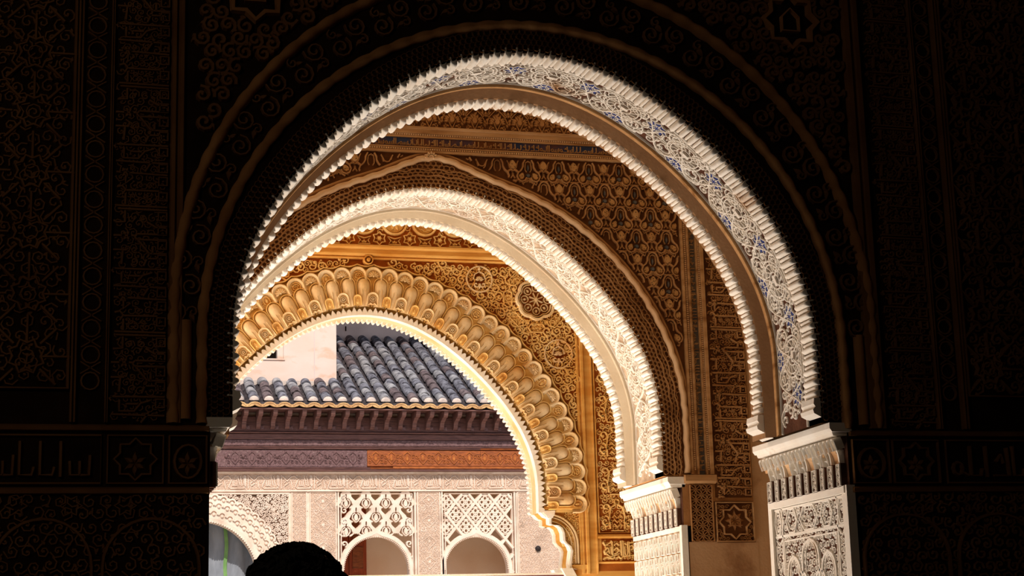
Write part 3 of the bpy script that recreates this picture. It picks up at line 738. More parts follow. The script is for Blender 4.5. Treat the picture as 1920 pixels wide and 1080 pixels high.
# frieze of lotus leaves
t = panel('leaf_frieze', 'frieze of lotus palmettes at the top of the middle wall', 'frieze', (2.45, YB, 5.046)); add = adder(t)
add(MB().box(.6, 4.5, YB-.003, YB+.02, 5.046, 5.62), 'ground', 'brown_ground')
lo = MB()
for j in range(9):
    a = PI*(j+.0)/8; plate(lo, leaf(.018*math.cos(a), .05+.012*math.sin(a), a, .062-.012*abs(math.cos(a)), .022), 0, .016, mpl, .55)
plate(lo, drop(0, .062, .038, .06, 10), 0, .024, mpl, .7)
for sg in (-1, 1):
    plate(lo, leaf(sg*.012, .012, PI/2-sg*1.2, .05, .02), 0, .014, mpl, .5); ribbon(lo, spiral(sg*.05, .016, .016, PI/2, 1, sg, 8), .007, 0, .014, mpl)
me_lo = lo.mesh('lotus', 'brown_stucco')
ch = MB()
for j in range(5):
    y = .10+j*.045
    for sg in (-1, 1): plate(ch, leaf(0, y, PI/2-sg*.9, .055, .024), 0, .014, mpl, .5)
    plate(ch, leaf(0, y, PI/2, .04, .018), 0, .018, mpl, .5)
    plate(ch, circ(.0, y, .008, 6), 0, .018, mpl)
for sg in (-1, 1): ribbon(ch, [(sg*.0775, .0), (sg*.05, .06), (sg*.012, .10), (sg*.03, .16), (sg*.05, .2)], .008, 0, .014, mpl)
for j in range(4): plate(ch, leaf(.0, .02+j*.012, PI/2+(-1)**j*.5, .04, .018), 0, .013, mpl, .5)
me_ch = ch.mesh('leaf_chain', 'brown_stucco')
for i in range(15):
    x = 1.36+i*.155; inst('lotus', me_lo, t, add.inv @ Matrix.Translation((x, YB-.003, 5.05)))
    inst('leaf_chain', me_ch, t, add.inv @ Matrix.Translation((x+.0775, YB-.003, 5.05)))
    inst('leaf_chain', me_ch, t, add.inv @ Matrix.Translation((x, YB-.003, 5.09)))

# upright mouldings, narrow grey inscription, kufic band and lower panels on the right
t = panel('upright_moulding', 'tall brown upright mouldings with pearl rows beside the trefoil spandrel', 'moulding', (4.25, YB, 2.75)); add = adder(t)
mb = MB(); vmould(mb, 2.75, 4.9, [(4.166, 0), (4.168, .028), (4.184, .030), (4.188, .012), (4.208, .012), (4.212, .030), (4.224, .030), (4.226, 0)], YB)
vmould(mb, 2.75, 4.9, [(4.272, 0), (4.274, .026), (4.284, .026), (4.286, .012), (4.300, .012), (4.304, .032), (4.326, .034), (4.330, 0)], YB); add(mb, 'moulding', 'brown_moulding')
mb = MB()
for i in range(150):
    z = 2.78+i*.014
    for x in (4.198, 4.293): mb.box(x-.006, x+.006, YB-.022, YB-.008, z, z+.008)
add(mb, 'pearls', 'rope_stucco', kind='stuff')
t = panel('narrow_inscription', 'narrow grey upright inscription strip beside the kufic band', 'inscription', (4.25, YB, 2.75)); add = adder(t)
add(MB().box(4.226, 4.272, YB-.006, YB, 2.75, 4.9), 'strip', 'inscription_grey')
mb = MB(); pseudo_script(mb, lambda u, v, h: (v, YB-.006-h, u), 2.78, 4.88, 4.229, 4.269, .006, .007, random.Random(31)); add(mb, 'lettering', 'brown_moulding')
kufic('kufic inscription band running up the middle wall right of the trefoils', YB, 4.338, 4.595, 2.60, 4.85, .62, 'brown_stucco', 'brown_ground')
t = panel('ledge', 'small brown ledge under the net archivolt beside the middle impost', 'moulding', (4.2, YB, 2.69)); add = adder(t)
mb = MB(); hmould(mb, 4.115, 4.335, [(2.69, 0), (2.69, .03), (2.705, .05), (2.745, .052), (2.75, 0)], YB); add(mb, 'moulding', 'brown_moulding')
t = panel('strapwork_panel', 'small brown panel of knotted strapwork beside the star panel', 'panel', (4.23, YB, 2.31)); add = adder(t)
add(MB().box(4.155, 4.312, YB-.004, YB, 2.312, 2.685), 'ground', 'brown_ground')
mb = MB(); mp = ymap(YB-.004); ribbon(mb, [(4.158, 2.315), (4.309, 2.315), (4.309, 2.682), (4.158, 2.682)], .008, 0, .016, mp, closed=True)
for j in range(11):
    for i in range(4):
        x = 4.175+i*.0395; z = 2.332+j*.0335
        ribbon(mb, circ(x, z, .019, 8), .0055, 0, .013, mp, closed=True)
        if (i+j) % 2: ribbon(mb, [(x-.019, z-.0165), (x+.019, z+.0165)], .0055, 0, .013, mp)
        else: ribbon(mb, [(x-.019, z+.0165), (x+.019, z-.0165)], .0055, 0, .013, mp)
add(mb, 'strapwork', 'brown_stucco', kind='stuff')
t = panel('star_panel', 'square brown panel with an eight-pointed star below the kufic band', 'panel', (4.46, YB, 2.31)); add = adder(t)
add(MB().box(4.325, 4.60, YB-.004, YB, 2.305, 2.575), 'ground', 'brown_ground')
cx, cz = 4.462, 2.437; mp = ymap(YB-.004)
mb = MB(); ribbon(mb, [(4.332, 2.312), (4.594, 2.312), (4.594, 2.566), (4.332, 2.566)], .012, 0, .02, mp, closed=True)
ribbon(mb, star(cx, cz, .112, 8, .77, PI/2), .012, 0, .02, mp, closed=True); add(mb, 'star_frame', 'brown_moulding')
mb = MB(); scrolls(mb, mp, 4.335, 4.59, 2.315, 2.562, .03, .006, .010, ok=lambda x, y: math.hypot(x-cx, y-cz) > .11, rnd=random.Random(3)); add(mb, 'corner_scrolls', 'brown_stucco', kind='stuff')
mb = MB()
for j in range(8): plate(mb, leaf(cx, cz+.01, PI/2+j*PI/4, .07, .03), 0, .014, mp, .5)
ribbon(mb, [(cx-.035, cz-.02), (cx-.035, cz+.02), (cx, cz+.05), (cx+.035, cz+.02), (cx+.035, cz-.02)], .01, 0, .018, mp); ribbon(mb, [(cx-.05, cz-.022), (cx+.05, cz-.022)], .008, 0, .018, mp)
add(mb, 'rosette', 'brown_stucco')
add = adder(wall_middle)
o = MB().box(4.135, 4.335, YB-.006, YB, 1.2, 2.31).build('plaster_patch', 'patch_plaster', wall_middle)
o = MB().box(4.335, 4.62, YB-.006, YB, 1.2, 2.303).build('plaster_patch', 'patch_plaster', wall_middle)
o = MB().box(4.605, XR, YB-.004, YB, 0, 5.9).build('plain_plaster', 'patch_plaster', wall_middle)

# ================================================================== FAR WALL FACE (golden)
YC = YC0
def lobe_r(): return 1.735
PCL = Prof(2.458, 2.90, 1.735, .018, 2.72)                       # outer line of the muqarnas
t = panel('muqarnas_arch', 'golden far arch ringed with muqarnas shells and white leaf teeth', 'arch', (2.48, YC, 2.72)); add = adder(t)
sm = PC.soffit(); mb = MB(); mb.grid([[sm(PC.L*i/110, YC+y, h) for y, h in ((-.004, -.05), (-.004, .004), (YC1-YC+.004, .004), (YC1-YC+.004, -.05))] for i in range(111)]); add(mb, 'soffit', 'pale_gold')
fm = PC.face(YC); mb = MB(); mb.grid([[fm(PC.L*i/110, v, h) for v, h in ((.03, .004), (.05, .03), (.20, .045), (.33, .035), (.37, 0))] for i in range(111)]); add(mb, 'muqarnas_ground', 'gold_stucco', smooth=True)
mb = MB()
for i in range(170):
    s = .02+(PC.L-.04)*i/169; ribbon(mb, circ(s, .074, .011, 6), .005, .005, .048, fm, closed=True)
add(mb, 'pierced_border', 'gold_stucco', kind='stuff')
# teeth: pointed leaf alternating with a rounder one
def tooth(pt, d):
    mb = MB(); wd = .042; o = []
    for k in range(9):
        a = k/8; x = wd*(a-.5)*2; zz = (1-abs(2*a-1)**(1.2 if pt else 2.2))*(.044 if pt else .030); o.append((x*.5, zz))
    mb.prism(o+[(wd*.5, -.02), (-wd*.5, -.02)], -.004, d); return mb.mesh('tooth', 'white_tooth')
tA, tB = tooth(True, .07), tooth(False, .07)
nT = int(PC.L/.0415)
for i in range(nT):
    s = (i+.5)*PC.L/nT
    m4 = PC.fmtx(s, YC-.062, -.004)
    inst('front_tooth', tA if i % 2 else tB, t, add.inv @ m4)
for i in range(nT):
    s = (i+.5)*PC.L/nT; m4 = PC.mtx(s, YC1-.05)
    inst('rear_tooth', tB, t, add.inv @ m4)
mb = MB(); mb.grid([[sm(PC.L*i/110, YC+y, h) for y, h in ((-.058, -.010), (-.06, .006), (.0, .012), (.03, .004))] for i in range(111)]); add(mb, 'white_edge', 'white_tooth', smooth=True)
mb = MB(); mb.grid([[sm(PC.L*i/110, YC1+y, h) for y, h in ((-.055, .004), (-.05, .014), (.004, .014), (.006, -.02))] for i in range(111)]); add(mb, 'white_edge', 'white_tooth', smooth=True)
# muqarnas cells
hood = usweep(.071, .055, [(0, 0), (0, .056), (.006, .064), (.012, .062), (.013, .053), (.021, .053), (.022, .044), (.029, .044), (.031, .034), (.045, .034), (.071, .034)])
me_hood = hood.mesh('hood', 'pale_gold', True)
sh = MB(); rows = []
for i in range(33):
    a = PI*1.25*(i/32)-PI*.125; bump_ = .010*abs(math.sin(a*6.4*1.0+.2)); rows.append([(r*math.cos(a), -(.040+hh+bump_*k), -.012+r*math.sin(a)) for r, hh, k in ((.006, .018, 0), (.02, .016, .6), (.036, .008, 1), (.046, -.006, .3))])
sh.grid(rows); plate(sh, circ(0, -.012, .008, 6), .05, .066, mpl); me_shell = sh.mesh('shell', 'pale_gold', True)
ov = MB(); ribbon(ov, circ(0, -.015, .024, 14, .036), .006, .034, .052, mpl, closed=True); plate(ov, drop(0, -.015, .024, .05, 8), .034, .054, mpl, .5)
for sg in (-1, 1): ribbon(ov, spiral(sg*.034, -.02, .013, 1, 1.1, sg, 8), .006, .034, .046, mpl); ribbon(ov, [(sg*.03, -.045), (sg*.012, -.062), (0, -.085)], .007, .034, .046, mpl)
me_oval = ov.mesh('oval_boss', 'gold_stucco')
di = MB(); ribbon(di, circ(0, -.012, .037, 16), .006, .034, .052, mpl, closed=True); ribbon(di, spiral(0, -.012, .027, 0, 1.6, 1, 14), .006, .034, .05, mpl)
for j in range(6): plate(di, leaf(.012*math.cos(j*PI/3), -.012+.012*math.sin(j*PI/3), j*PI/3+.6, .022, .012), .034, .05, mpl, .5)
me_disc = di.mesh('scroll_boss', 'gold_stucco')
fg = MB(); rows = []
for z_, k in ((-.185, .86), (-.10, .95), (-.03, 1.0), (0, .98), (.018, .88), (.033, .68), (.043, .4), (.047, .02)):
    rows.append([(.052*k*math.cos(PI-PI*i/10), -(.03+.045*k*math.sin(PI*i/10)), z_) for i in range(11)])
fg.grid(rows)
for x in (-.016, .012): ribbon(fg, [(x, -.18), (x, -.05)], .005, .068, .079, mpl)
me_fin = fg.mesh('finger', 'pale_gold', True)
fl_ = usweep(.060, .185, [(0, .03), (0, .052), (.005, .056), (.008, .03)]); me_fl = fl_.mesh('finger_rim', 'gold_stucco', True)
nb = usweep(.047, .055, [(0, .05), (0, .088), (.005, .094), (.010, .088), (.012, .078), (.018, .078), (.020, .070), (.047, .070)])
ribbon(nb, circ(0, -.008, .022, 12), .006, .070, .086, mpl, closed=True)
for j in range(6): plate(nb, leaf(0, -.008, j*PI/3, .018, .012), .070, .09, mpl, .5)
for sg in (-1, 1): ribbon(nb, [(sg*.035, -.055), (sg*.015, -.04), (0, -.052)], .007, .070, .086, mpl)
me_nb = nb.mesh('rosette_niche', 'pale_gold')
ns = usweep(.033, .055, [(0, .05), (0, .086), (.005, .092), (.009, .086), (.011, .074), (.033, .070)])
plate(ns, drop(0, -.018, .024, .05, 10), .070, .084, mpl, .6); me_ns = ns.mesh('oval_niche', 'gold_stucco')
dS = PCL.L/44
for i in range(44):
    s = (i+.5)*dS; lo_ = s/PCL.L
    ho = inst('hood', me_hood, t, add.inv @ PCL.fmtx(s, YC-.002, -.064))
    inst('shell' if i % 2 else 'boss', me_shell if i % 2 else (me_oval if i % 4 == 0 else me_disc), ho, Matrix.Translation((0, .002, .008)) @ Matrix.Diagonal((1.08, 1, 1.08, 1)))
    f_ = inst('finger', me_fin, t, add.inv @ PC.fmtx((i+1)/44*PC.L if i < 43 else PC.L-.01, YC-.01, .228))
    inst('finger_rim', me_fl, f_)
    inst('rosette_niche' if i % 2 else 'oval_niche', me_nb if i % 2 else me_ns, t, add.inv @ PC.fmtx(lo_*PC.L, YC-.006, .112 if i % 2 else .105))

# spandrel with vines, star medallion and palmettes
t = panel('spandrel_panel', 'golden spandrel of carved vines with lobed star medallion beside the far arch', 'panel', (2.48, YC, 3.0)); add = adder(t)
def in_lobe(x, z, m=0):
    dx, dz = x-2.458, z-2.90
    return (abs(dx) < 1.76+m) if dz < 0 else math.hypot(dx, dz) < 1.755+.018*math.cos(4*math.atan2(dz, dx))+m
mb = MB(); n = 60
for i in range(n):
    xa, xb = .70+3.465*i/n, .70+3.465*(i+1)/n
    def zl(x):
        d = abs(x-2.458); return 2.75 if d >= 1.74 else 2.90+math.sqrt(1.74**2-d*d)
    mb.quad((xa, YC-.004, min(zl(xa), 4.725)), (xb, YC-.004, min(zl(xb), 4.725)), (xb, YC-.004, 4.725), (xa, YC-.004, 4.725))
add(mb, 'ground', 'gold_ground')
mp = ymap(YC-.004); MC = (3.852, 4.435)
mir = lambda x: 2*2.48-x
mb = MB(); rnd = random.Random(17)
CENT = [(3.384, 4.589, .105), (4.025, 3.992, .115)]
for cxm in (MC[0], mir(MC[0])):
    o_ = MB(); lob = []
    for i in range(64):
        a = 2*PI*i/64; lob.append((cxm+.150*(1+.10*abs(math.cos(4*a)))*math.cos(a), MC[1]+.150*(1+.10*abs(math.cos(4*a)))*math.sin(a)))
    ribbon(o_, lob, .026, 0, .055, mp, closed=True); ribbon(o_, [(cxm+(x-cxm)*.86, MC[1]+(z-MC[1])*.86) for x, z in lob], .012, 0, .035, mp, closed=True)
    md = add(o_, 'lobed_medallion', 'pale_gold')
    o_ = MB()
    for j in range(8):
        a = j*PI/4; ribbon(o_, [(cxm, MC[1]), (cxm+.06*math.cos(a+PI/8), MC[1]+.06*math.sin(a+PI/8))], .010, 0, .03, mp)
        ribbon(o_, circ(cxm+.095*math.cos(a), MC[1]+.095*math.sin(a), .030, 10), .008, 0, .03, mp, closed=True)
        plate(o_, leaf(cxm+.075*math.cos(a), MC[1]+.075*math.sin(a), a, .045, .026), 0, .032, mp, .5)
    plate(o_, star(cxm, MC[1], .03, 8, .5), 0, .036, mp, .5)
    pe_ = add(o_, 'petals', 'pale_gold', parent=None)
    for j in range(8):
        a = j*PI/4+PI/8*0; c_ = (cxm+.235*math.cos(a+PI/8*0), MC[1]+.235*math.sin(a))
        if in_lobe(c_[0], c_[1], .02) or c_[1] > 4.68 or abs(c_[0]-2.48) > 1.66: continue
        ta = a+PI/2; ca, sa = math.cos(ta), math.sin(ta)
        hexp = [(c_[0]+ca*p-sa*q_, c_[1]+sa*p+ca*q_) for p, q_ in ((-.07, 0), (-.05, .033), (.05, .033), (.07, 0), (.05, -.033), (-.05, -.033))]
        o_ = MB(); ribbon(o_, hexp, .011, 0, .034, mp, closed=True); plate(o_, [(c_[0]+(x-c_[0])*.7, c_[1]+(z-c_[1])*.7) for x, z in hexp], 0, .016, mp, .9)
        for k_ in (-.03, 0, .03): plate(o_, circ(c_[0]+ca*k_, c_[1]+sa*k_, .012, 6), .016, .028, mp, .5)
        add(o_, 'hexagonal_cartouche', 'gold_stucco')
        o_ = MB(); plate(o_, drop(cxm+.20*math.cos(a+PI/8), MC[1]+.20*math.sin(a+PI/8), .036, .05, 10, a+PI/8-PI/2), 0, .026, mp, .7)
        if not in_lobe(cxm+.20*math.cos(a+PI/8), MC[1]+.20*math.sin(a+PI/8), .02): add(o_, 'drop_leaf', 'gold_stucco')
for (px, pz, pr) in CENT:
    for x_ in (px, mir(px)):
        o_ = MB(); ribbon(o_, circ(x_, pz, pr, 22), .013, 0, .036, mp, closed=True)
        for j in range(7):
            a = PI*(j+.5)/7; plate(o_, leaf(x_, pz-.01, a, .042, .018), 0, .042, mp, .6)
        ribbon(o_, [(x_-.05, pz+.0), (x_-.038, pz+.04), (x_, pz+.062), (x_+.038, pz+.04), (x_+.05, pz)], .011, 0, .038, mp)
        for sg in (-1, 1): ribbon(o_, spiral(x_+sg*.028, pz-.045, .026, -sg*.3+(0 if sg < 0 else PI), 1.0, sg, 12), .012, 0, .04, mp)
        plate(o_, leaf(x_, pz+.06, PI/2, .05, .03), 0, .04, mp, .6); plate(o_, leaf(x_, pz-.04, -PI/2, .05, .024), 0, .04, mp, .6)
        add(o_, 'palmette', 'pale_gold')
def free(x, z):
    if in_lobe(x, z, .02) or z > 4.712 or abs(x-2.48) > 1.69: return False
    xx = x if x > 2.48 else mir(x)
    if math.hypot(xx-MC[0], z-MC[1]) < .175: return False
    for px, pz, pr in CENT:
        if math.hypot(xx-px, z-pz) < .05: return False
    return True
scrolls(mb, mp, .78, 4.18, 2.8, 4.72, .078, .013, .028, ok=free, rnd=rnd, leafy=.9, n=14)
scrolls(mb, mp, .80, 4.18, 2.82, 4.72, .056, .010, .020, ok=free, rnd=rnd, leafy=.7, n=10)
add(mb, 'vine_scrolls', 'gold_stucco', kind='stuff')
mb = MB()
fml = PCL.face(YC)
ribbon(mb, [(PCL.L*i/440, .014-.016*abs(math.sin(PI*44*i/440+PI/2))+.012) for i in range(441)], .014, 0, .05, fml); add(mb, 'scalloped_border', 'gold_stucco')
o_ = MB(); ribbon(o_, circ(2.48, 4.715, .034, 16), .012, 0, .06, mp, closed=True); plate(o_, circ(2.48, 4.715, .026, 10), 0, .07, mp, .5); add(o_, 'crown_boss', 'gold_moulding')

t = panel('cornice', 'plain golden cornice above the far arch spandrel', 'cornice', (2.48, YC, 4.725)); add = adder(t)
mb = MB(); hmould(mb, .3, 5.2, [(4.725, 0), (4.725, .03), (4.735, .045), (4.745, .032), (4.755, .06), (4.765, .064), (4.80, .05), (4.815, .07), (4.828, .07), (4.832, 0)], YC); add(mb, 'moulding', 'gold_moulding')
t = panel('roundel_frieze', 'golden frieze of roundels above small star cartouches on the far wall', 'frieze', (2.48, YC, 4.832)); add = adder(t)
add(MB().box(.3, 5.2, YC-.004, YC+.02, 4.832, 5.5), 'ground', 'gold_ground')
for i in range(-7, 8):
    x = 2.946+i*.2465
    if not 1.2 < x < 4.8: continue
    o_ = MB(); ribbon(o_, circ(x, 5.035, .098, 24), .020, 0, .034, mp, closed=True); plate(o_, circ(x, 5.035, .085, 16), 0, .012, mp, .95)
    for j in range(8):
        a = j*PI/4+(PI/8 if i % 2 else 0)
        if i % 2: plate(o_, leaf(x+.01*math.cos(a), 5.035+.01*math.sin(a), a, .07, .03), .012, .028, mp, .5)
        else: ribbon(o_, circ(x+.05*math.cos(a), 5.035+.05*math.sin(a), .02, 8), .007, .012, .026, mp, closed=True); plate(o_, leaf(x, 5.035, a, .03, .014), .012, .03, mp, .5)
    add(o_, 'roundel', 'gold_stucco')
    for dx, kd in ((0, 0), (.123, 1)):
        o_ = MB(); c_ = (x+dx, 4.888)
        if kd: ribbon(o_, star(c_[0], c_[1]+.014, .055, 6, .68, PI/2), .010, 0, .024, mp, closed=True); plate(o_, star(c_[0], c_[1]+.014, .03, 6, .6), 0, .022, mp, .6)
        else:
            ribbon(o_, [(c_[0]-.055, c_[1]+.028), (c_[0]-.03, c_[1]-.005), (c_[0]-.05, c_[1]-.035), (c_[0]+.05, c_[1]-.035), (c_[0]+.03, c_[1]-.005), (c_[0]+.055, c_[1]+.028), (c_[0], c_[1]+.012)], .010, 0, .024, mp, closed=True)
            for j in range(3): plate(o_, leaf(c_[0], c_[1]-.028, PI/2+(j-1)*.8, .034, .018), 0, .022, mp, .5)
        add(o_, 'star_cartouche', 'gold_stucco')
mb = MB(); ribbon(mb, [(.5, 4.842), (5.0, 4.842)], .010, 0, .024, mp); scrolls(mb, mp, 1.2, 4.8, 4.84, 5.45, .05, .008, .012, ok=lambda x, z: z > 4.93 and abs((x-2.946+.123) % .2465-.123) > .1 or z > 5.15, rnd=rnd); add(mb, 'scroll_filling', 'gold_stucco', kind='stuff')

t = panel('upright_moulding', 'tall golden upright moulding right of the far arch spandrel', 'moulding', (4.25, YC, 2.2)); add = adder(t)
mb = MB(); vmould(mb, 2.24, 4.73, [(4.166, 0), (4.17, .035), (4.185, .035), (4.19, .018), (4.20, .018), (4.205, .045), (4.225, .045), (4.235, .02), (4.285, .02), (4.29, .035), (4.298, .035), (4.30, 0)], YC); add(mb, 'moulding', 'gold_moulding')
t = panel('leaf_band', 'tall golden band of carved leaves and knots right of the far arch', 'panel', (4.46, YC, 2.55)); add = adder(t)
add(MB().box(4.30, 4.64, YC-.004, YC, 2.55, 4.72), 'ground', 'gold_ground')
mb = MB(); ribbon(mb, [(4.315, 2.56), (4.63, 2.56), (4.63, 4.70), (4.315, 4.70)], .012, 0, .03, mp, closed=True); add(mb, 'frame', 'gold_moulding')
for j in range(7):
    z = 2.66+j*.29; o_ = MB()
    for sg in (-1, 1):
        ribbon(o_, [(4.47+sg*a, z+b) for a, b in ((0, .13), (.05, .10), (.065, .03), (.06, -.07))], .013, 0, .030, mp)
        ribbon(o_, spiral(4.47+sg*.10, z-.01, .045, PI/2, 1.2, sg, 14), .013, 0, .030, mp); ribbon(o_, spiral(4.47+sg*.09, z+.10, .04, -PI/2, 1.1, -sg, 12), .012, 0, .028, mp)
        plate(o_, leaf(4.47+sg*.10, z-.06, PI/2+sg*.4, .05, .04), 0, .03, mp, .6)
    for k_ in range(3): ribbon(o_, [(4.43, z-.05+k_*.035), (4.445, z-.03+k_*.035), (4.47, z-.055+k_*.035), (4.495, z-.03+k_*.035), (4.51, z-.05+k_*.035)], .010, 0, .026, mp)
    ribbon(o_, [(4.42, z-.085), (4.52, z-.085)], .012, 0, .03, mp); ribbon(o_, circ(4.47, z+.145, .02, 10), .010, 0, .03, mp, closed=True)
    add(o_, 'leaf_motif', 'gold_stucco')
mb = MB(); scrolls(mb, mp, 4.325, 4.62, 2.57, 4.69, .05, .009, .016, rnd=rnd, leafy=.6, n=9); add(mb, 'scroll_filling', 'gold_stucco', kind='stuff')
# cursive inscription box under the leaf band
t = panel('inscription_box', 'golden box of cursive script below the carved leaf band', 'inscription', (4.47, YC, 2.25)); add = adder(t)
add(MB().box(4.30, 4.66, YC-.004, YC, 2.26, 2.54), 'ground', 'gold_ground')
mb = MB()
hmould(mb, 4.30, 4.70, [(2.515, 0), (2.515, .03), (2.53, .04), (2.545, .03), (2.552, 0)], YC); hmould(mb, 4.30, 4.70, [(2.318, 0), (2.318, .02), (2.33, .03), (2.338, .0)], YC)
vmould(mb, 2.33, 2.52, [(4.302, 0), (4.302, .012), (4.335, .014), (4.338, 0)], YC); add(mb, 'frame', 'gold_moulding')
mb = MB(); zb_ = lambda pts: [(4.338+(x-950)/(1510-950)*.262, 2.345+(950-y)/(950-610)*.155) for x, y in pts]
for s_ in ([(960, 640), (1000, 700), (1090, 650), (1110, 620)], [(1000, 860), (980, 800), (1020, 740), (1060, 750), (1050, 800), (1000, 830), (1080, 900), (1200, 860)], [(1060, 740), (1065, 840)], [(1100, 720), (1105, 850)], [(1120, 630), (1125, 900)],
           [(1140, 780), (1200, 740), (1240, 780), (1200, 830), (1150, 850)], [(1150, 700), (1200, 660), (1240, 700)], [(1280, 620), (1285, 880)], [(1310, 620), (1315, 880)], [(1190, 920), (1230, 890), (1270, 930), (1300, 890), (1400, 880)],
           [(1340, 720), (1345, 860), (1380, 880), (1400, 800), (1395, 640)], [(1420, 640), (1425, 880), (1500, 870)], [(1440, 720), (1480, 700), (1500, 750), (1450, 780)], [(970, 930), (1020, 900), (1120, 930), (1160, 900)], [(1430, 660), (1500, 650)], [(1340, 660), (1370, 690)]):
    ribbon(mb, zb_(s_), .013, 0, .032, mp)
add(mb, 'lettering', 'gold_stucco')
mb = MB(); scrolls(mb, mp, 4.34, 4.60, 2.345, 2.505, .034, .007, .014, rnd=rnd, leafy=.5, n=8); add(mb, 'scroll_filling', 'gold_stucco', kind='stuff')
# arched niche panel and white scalloped bracket at the foot of the arch
t = panel('niche_panel', 'small golden panel with an arched hollow beside the white scalloped bracket', 'panel', (4.05, YC, 2.28)); add = adder(t)
add(MB().box(4.062, 4.166, YC-.004, YC, 2.285, 2.74), 'ground', 'gold_stucco')
mb = MB(); hmould(mb, 3.86, 4.17, [(2.742, 0), (2.742, .04), (2.752, .05), (2.77, .045), (2.776, 0)], YC); hmould(mb, 4.06, 4.23, [(2.275, 0), (2.275, .03), (2.31, .035), (2.314, 0)], YC)
vmould(mb, 2.31, 2.742, [(4.152, 0), (4.152, .03), (4.166, .03), (4.168, 0)], YC); add(mb, 'frame', 'gold_moulding')
mb = MB(); mpq = ymap(YC-.004)
for r_, w_, h_ in ((.235, .016, .03), (.215, .008, .024), (.185, .010, .022)):
    ribbon(mb, [(3.90+r_*math.cos(a), 2.47+r_*math.sin(a)) for a in [PI/2*(1-i/14) for i in range(15)]]+[(3.90+r_, 2.32)], w_, 0, h_, mpq)
add(mb, 'arch_rib', 'pale_gold')
mb = MB(); scrolls(mb, mpq, 3.92, 4.15, 2.32, 2.74, .034, .008, .016, rnd=rnd, ok=lambda x, z: x > (4.085 if z < 2.47 else 4.0) and abs(math.hypot(x-3.9, max(z-2.47, 0))-.225) > .02 and not (z > 2.5 and x < 4.03), n=8); add(mb, 'scroll_filling', 'gold_stucco', kind='stuff')
t = panel('scalloped_bracket', 'white scalloped bracket at the right foot of the golden far arch', 'bracket', (4.0, YC, 2.25)); add = adder(t)
for Y, nm in ((YC-.03, 'front_edge'), (YC1-.06, 'rear_edge')):
    mb = MB(); m_ = lambda u, v, h, Y=Y: (u, Y-h, v)
    mb.grid([[(x+dx, Y+dy, z) for dx, dy in ((-.014, .05), (-.014, .0), (-.004, -.012), (.012, -.012), (.022, .0), (.022, .03))] for x, z in corb[:-1]]); add(mb, nm, 'white_tooth')
add(MB().prism([(3.835, 2.735), (3.95, 2.735), (3.945, 2.70), (3.925, 2.675), (3.89, 2.675), (3.875, 2.70)], YC-.05, YC+.02), 'cap_block', 'white_tooth')
add(MB().prism([(3.985, 2.285), (4.075, 2.285), (4.12, 2.20), (4.03, 2.20)], YC-.06, YC1+.02), 'base_slab', 'white_tooth')
t = panel('tie_beam', 'dark red tie beam with white top edge across the far arch', 'beam', (2.48, 13.6, 2.1)); add = adder(t)
add(MB().box(.85, 4.04, YC-.02, YC+.16, 2.10, 2.236), 'beam', 'beam_paint'); add(MB().box(.85, 4.04, YC-.03, YC+.17, 2.236, 2.252), 'top_board', 'white_tooth')

# ================================================================== DARK HALL WALL FACE
YN = YA0
mpA = ymap(YN)
def in_ribA(x, z, R, cz, m=0, cx=2.43):
    dx, dz = x-cx, z-cz
    return abs(dx) < R+m if dz < 0 else math.hypot(dx, dz) < R+m
def ring_path(cx, cz, R, z0, n=120):
    return [(cx+R, z0+(cz-z0)*i/8) for i in range(8)]+[(cx+R*math.cos(PI*i/n), cz+R*math.sin(PI*i/n)) for i in range(n+1)]+[(cx-R, cz-(cz-z0)*i/8) for i in range(1, 9)]
def rope(path, wd, ht, pitch, Y):
    mb = MB(); rows = []; acc = 0
    for i in range(len(path)):
        a = path[max(i-1, 0)]; b = path[min(i+1, len(path)-1)]; dx, dz = b[0]-a[0], b[1]-a[1]; l = math.hypot(dx, dz)
        if i: acc += math.hypot(path[i][0]-path[i-1][0], path[i][1]-path[i-1][1])
        k = .85+.3*abs(math.sin(PI*acc/pitch))
        rows.append([(path[i][0]+dz/l*d*wd*k, Y-h*ht*k, path[i][1]-dx/l*d*wd*k) for d, h in ((-.5, 0), (-.4, .6), (0, 1), (.4, .6), (.5, 0))])
    mb.grid(rows); return mb
def dens(path, k):                                               # resample to even steps
    out = []
    for a, b in zip(path, path[1:]):
        n = max(1, int(math.hypot(b[0]-a[0], b[1]-a[1])/k)); out += [(a[0]+(b[0]-a[0])*i/n, a[1]+(b[1]-a[1])*i/n) for i in range(n)]
    return out+[path[-1]]
rp1, rp2 = ring_path(2.43, 3.16, 1.68, 2.72), ring_path(2.45, 3.30, 1.835, 2.72)
t = panel('rope_rib', 'inner rope rib curving over the near arch in shadow', 'moulding', (2.43, YN, 2.72)); add = adder(t)
add(rope(dens(rp1, .02), .05, .045, .12, YN), 'rib', 'hall_rope', smooth=True)
t = panel('rope_rib', 'outer rope rib of the dark hall wall', 'moulding', (2.45, YN, 2.72)); add = adder(t)
add(rope(dens(rp2, .02), .055, .05, .12, YN), 'rib', 'hall_rope', smooth=True)
t = panel('archivolt', 'dark archivolt of fine net between the near arch and its rope rib', 'archivolt', (2.43, YN, 2.75)); add = adder(t)
fm = PA.face(YN); mb = MB()
for i in range(190):
    s = .03+(PA.L-.06)*i/189
    for r_ in range(4): ribbon(mb, circ(s+(.014 if r_ % 2 else 0), .03+r_*.028, .018, 7), .005, 0, .010, fm, closed=True)
add(mb, 'net', 'hall_stucco', kind='stuff')
t = panel('scroll_band', 'dark band of spiral scrolls between the two rope ribs', 'archivolt', (2.43, YN, 2.75)); add = adder(t)
rnd = random.Random(41)
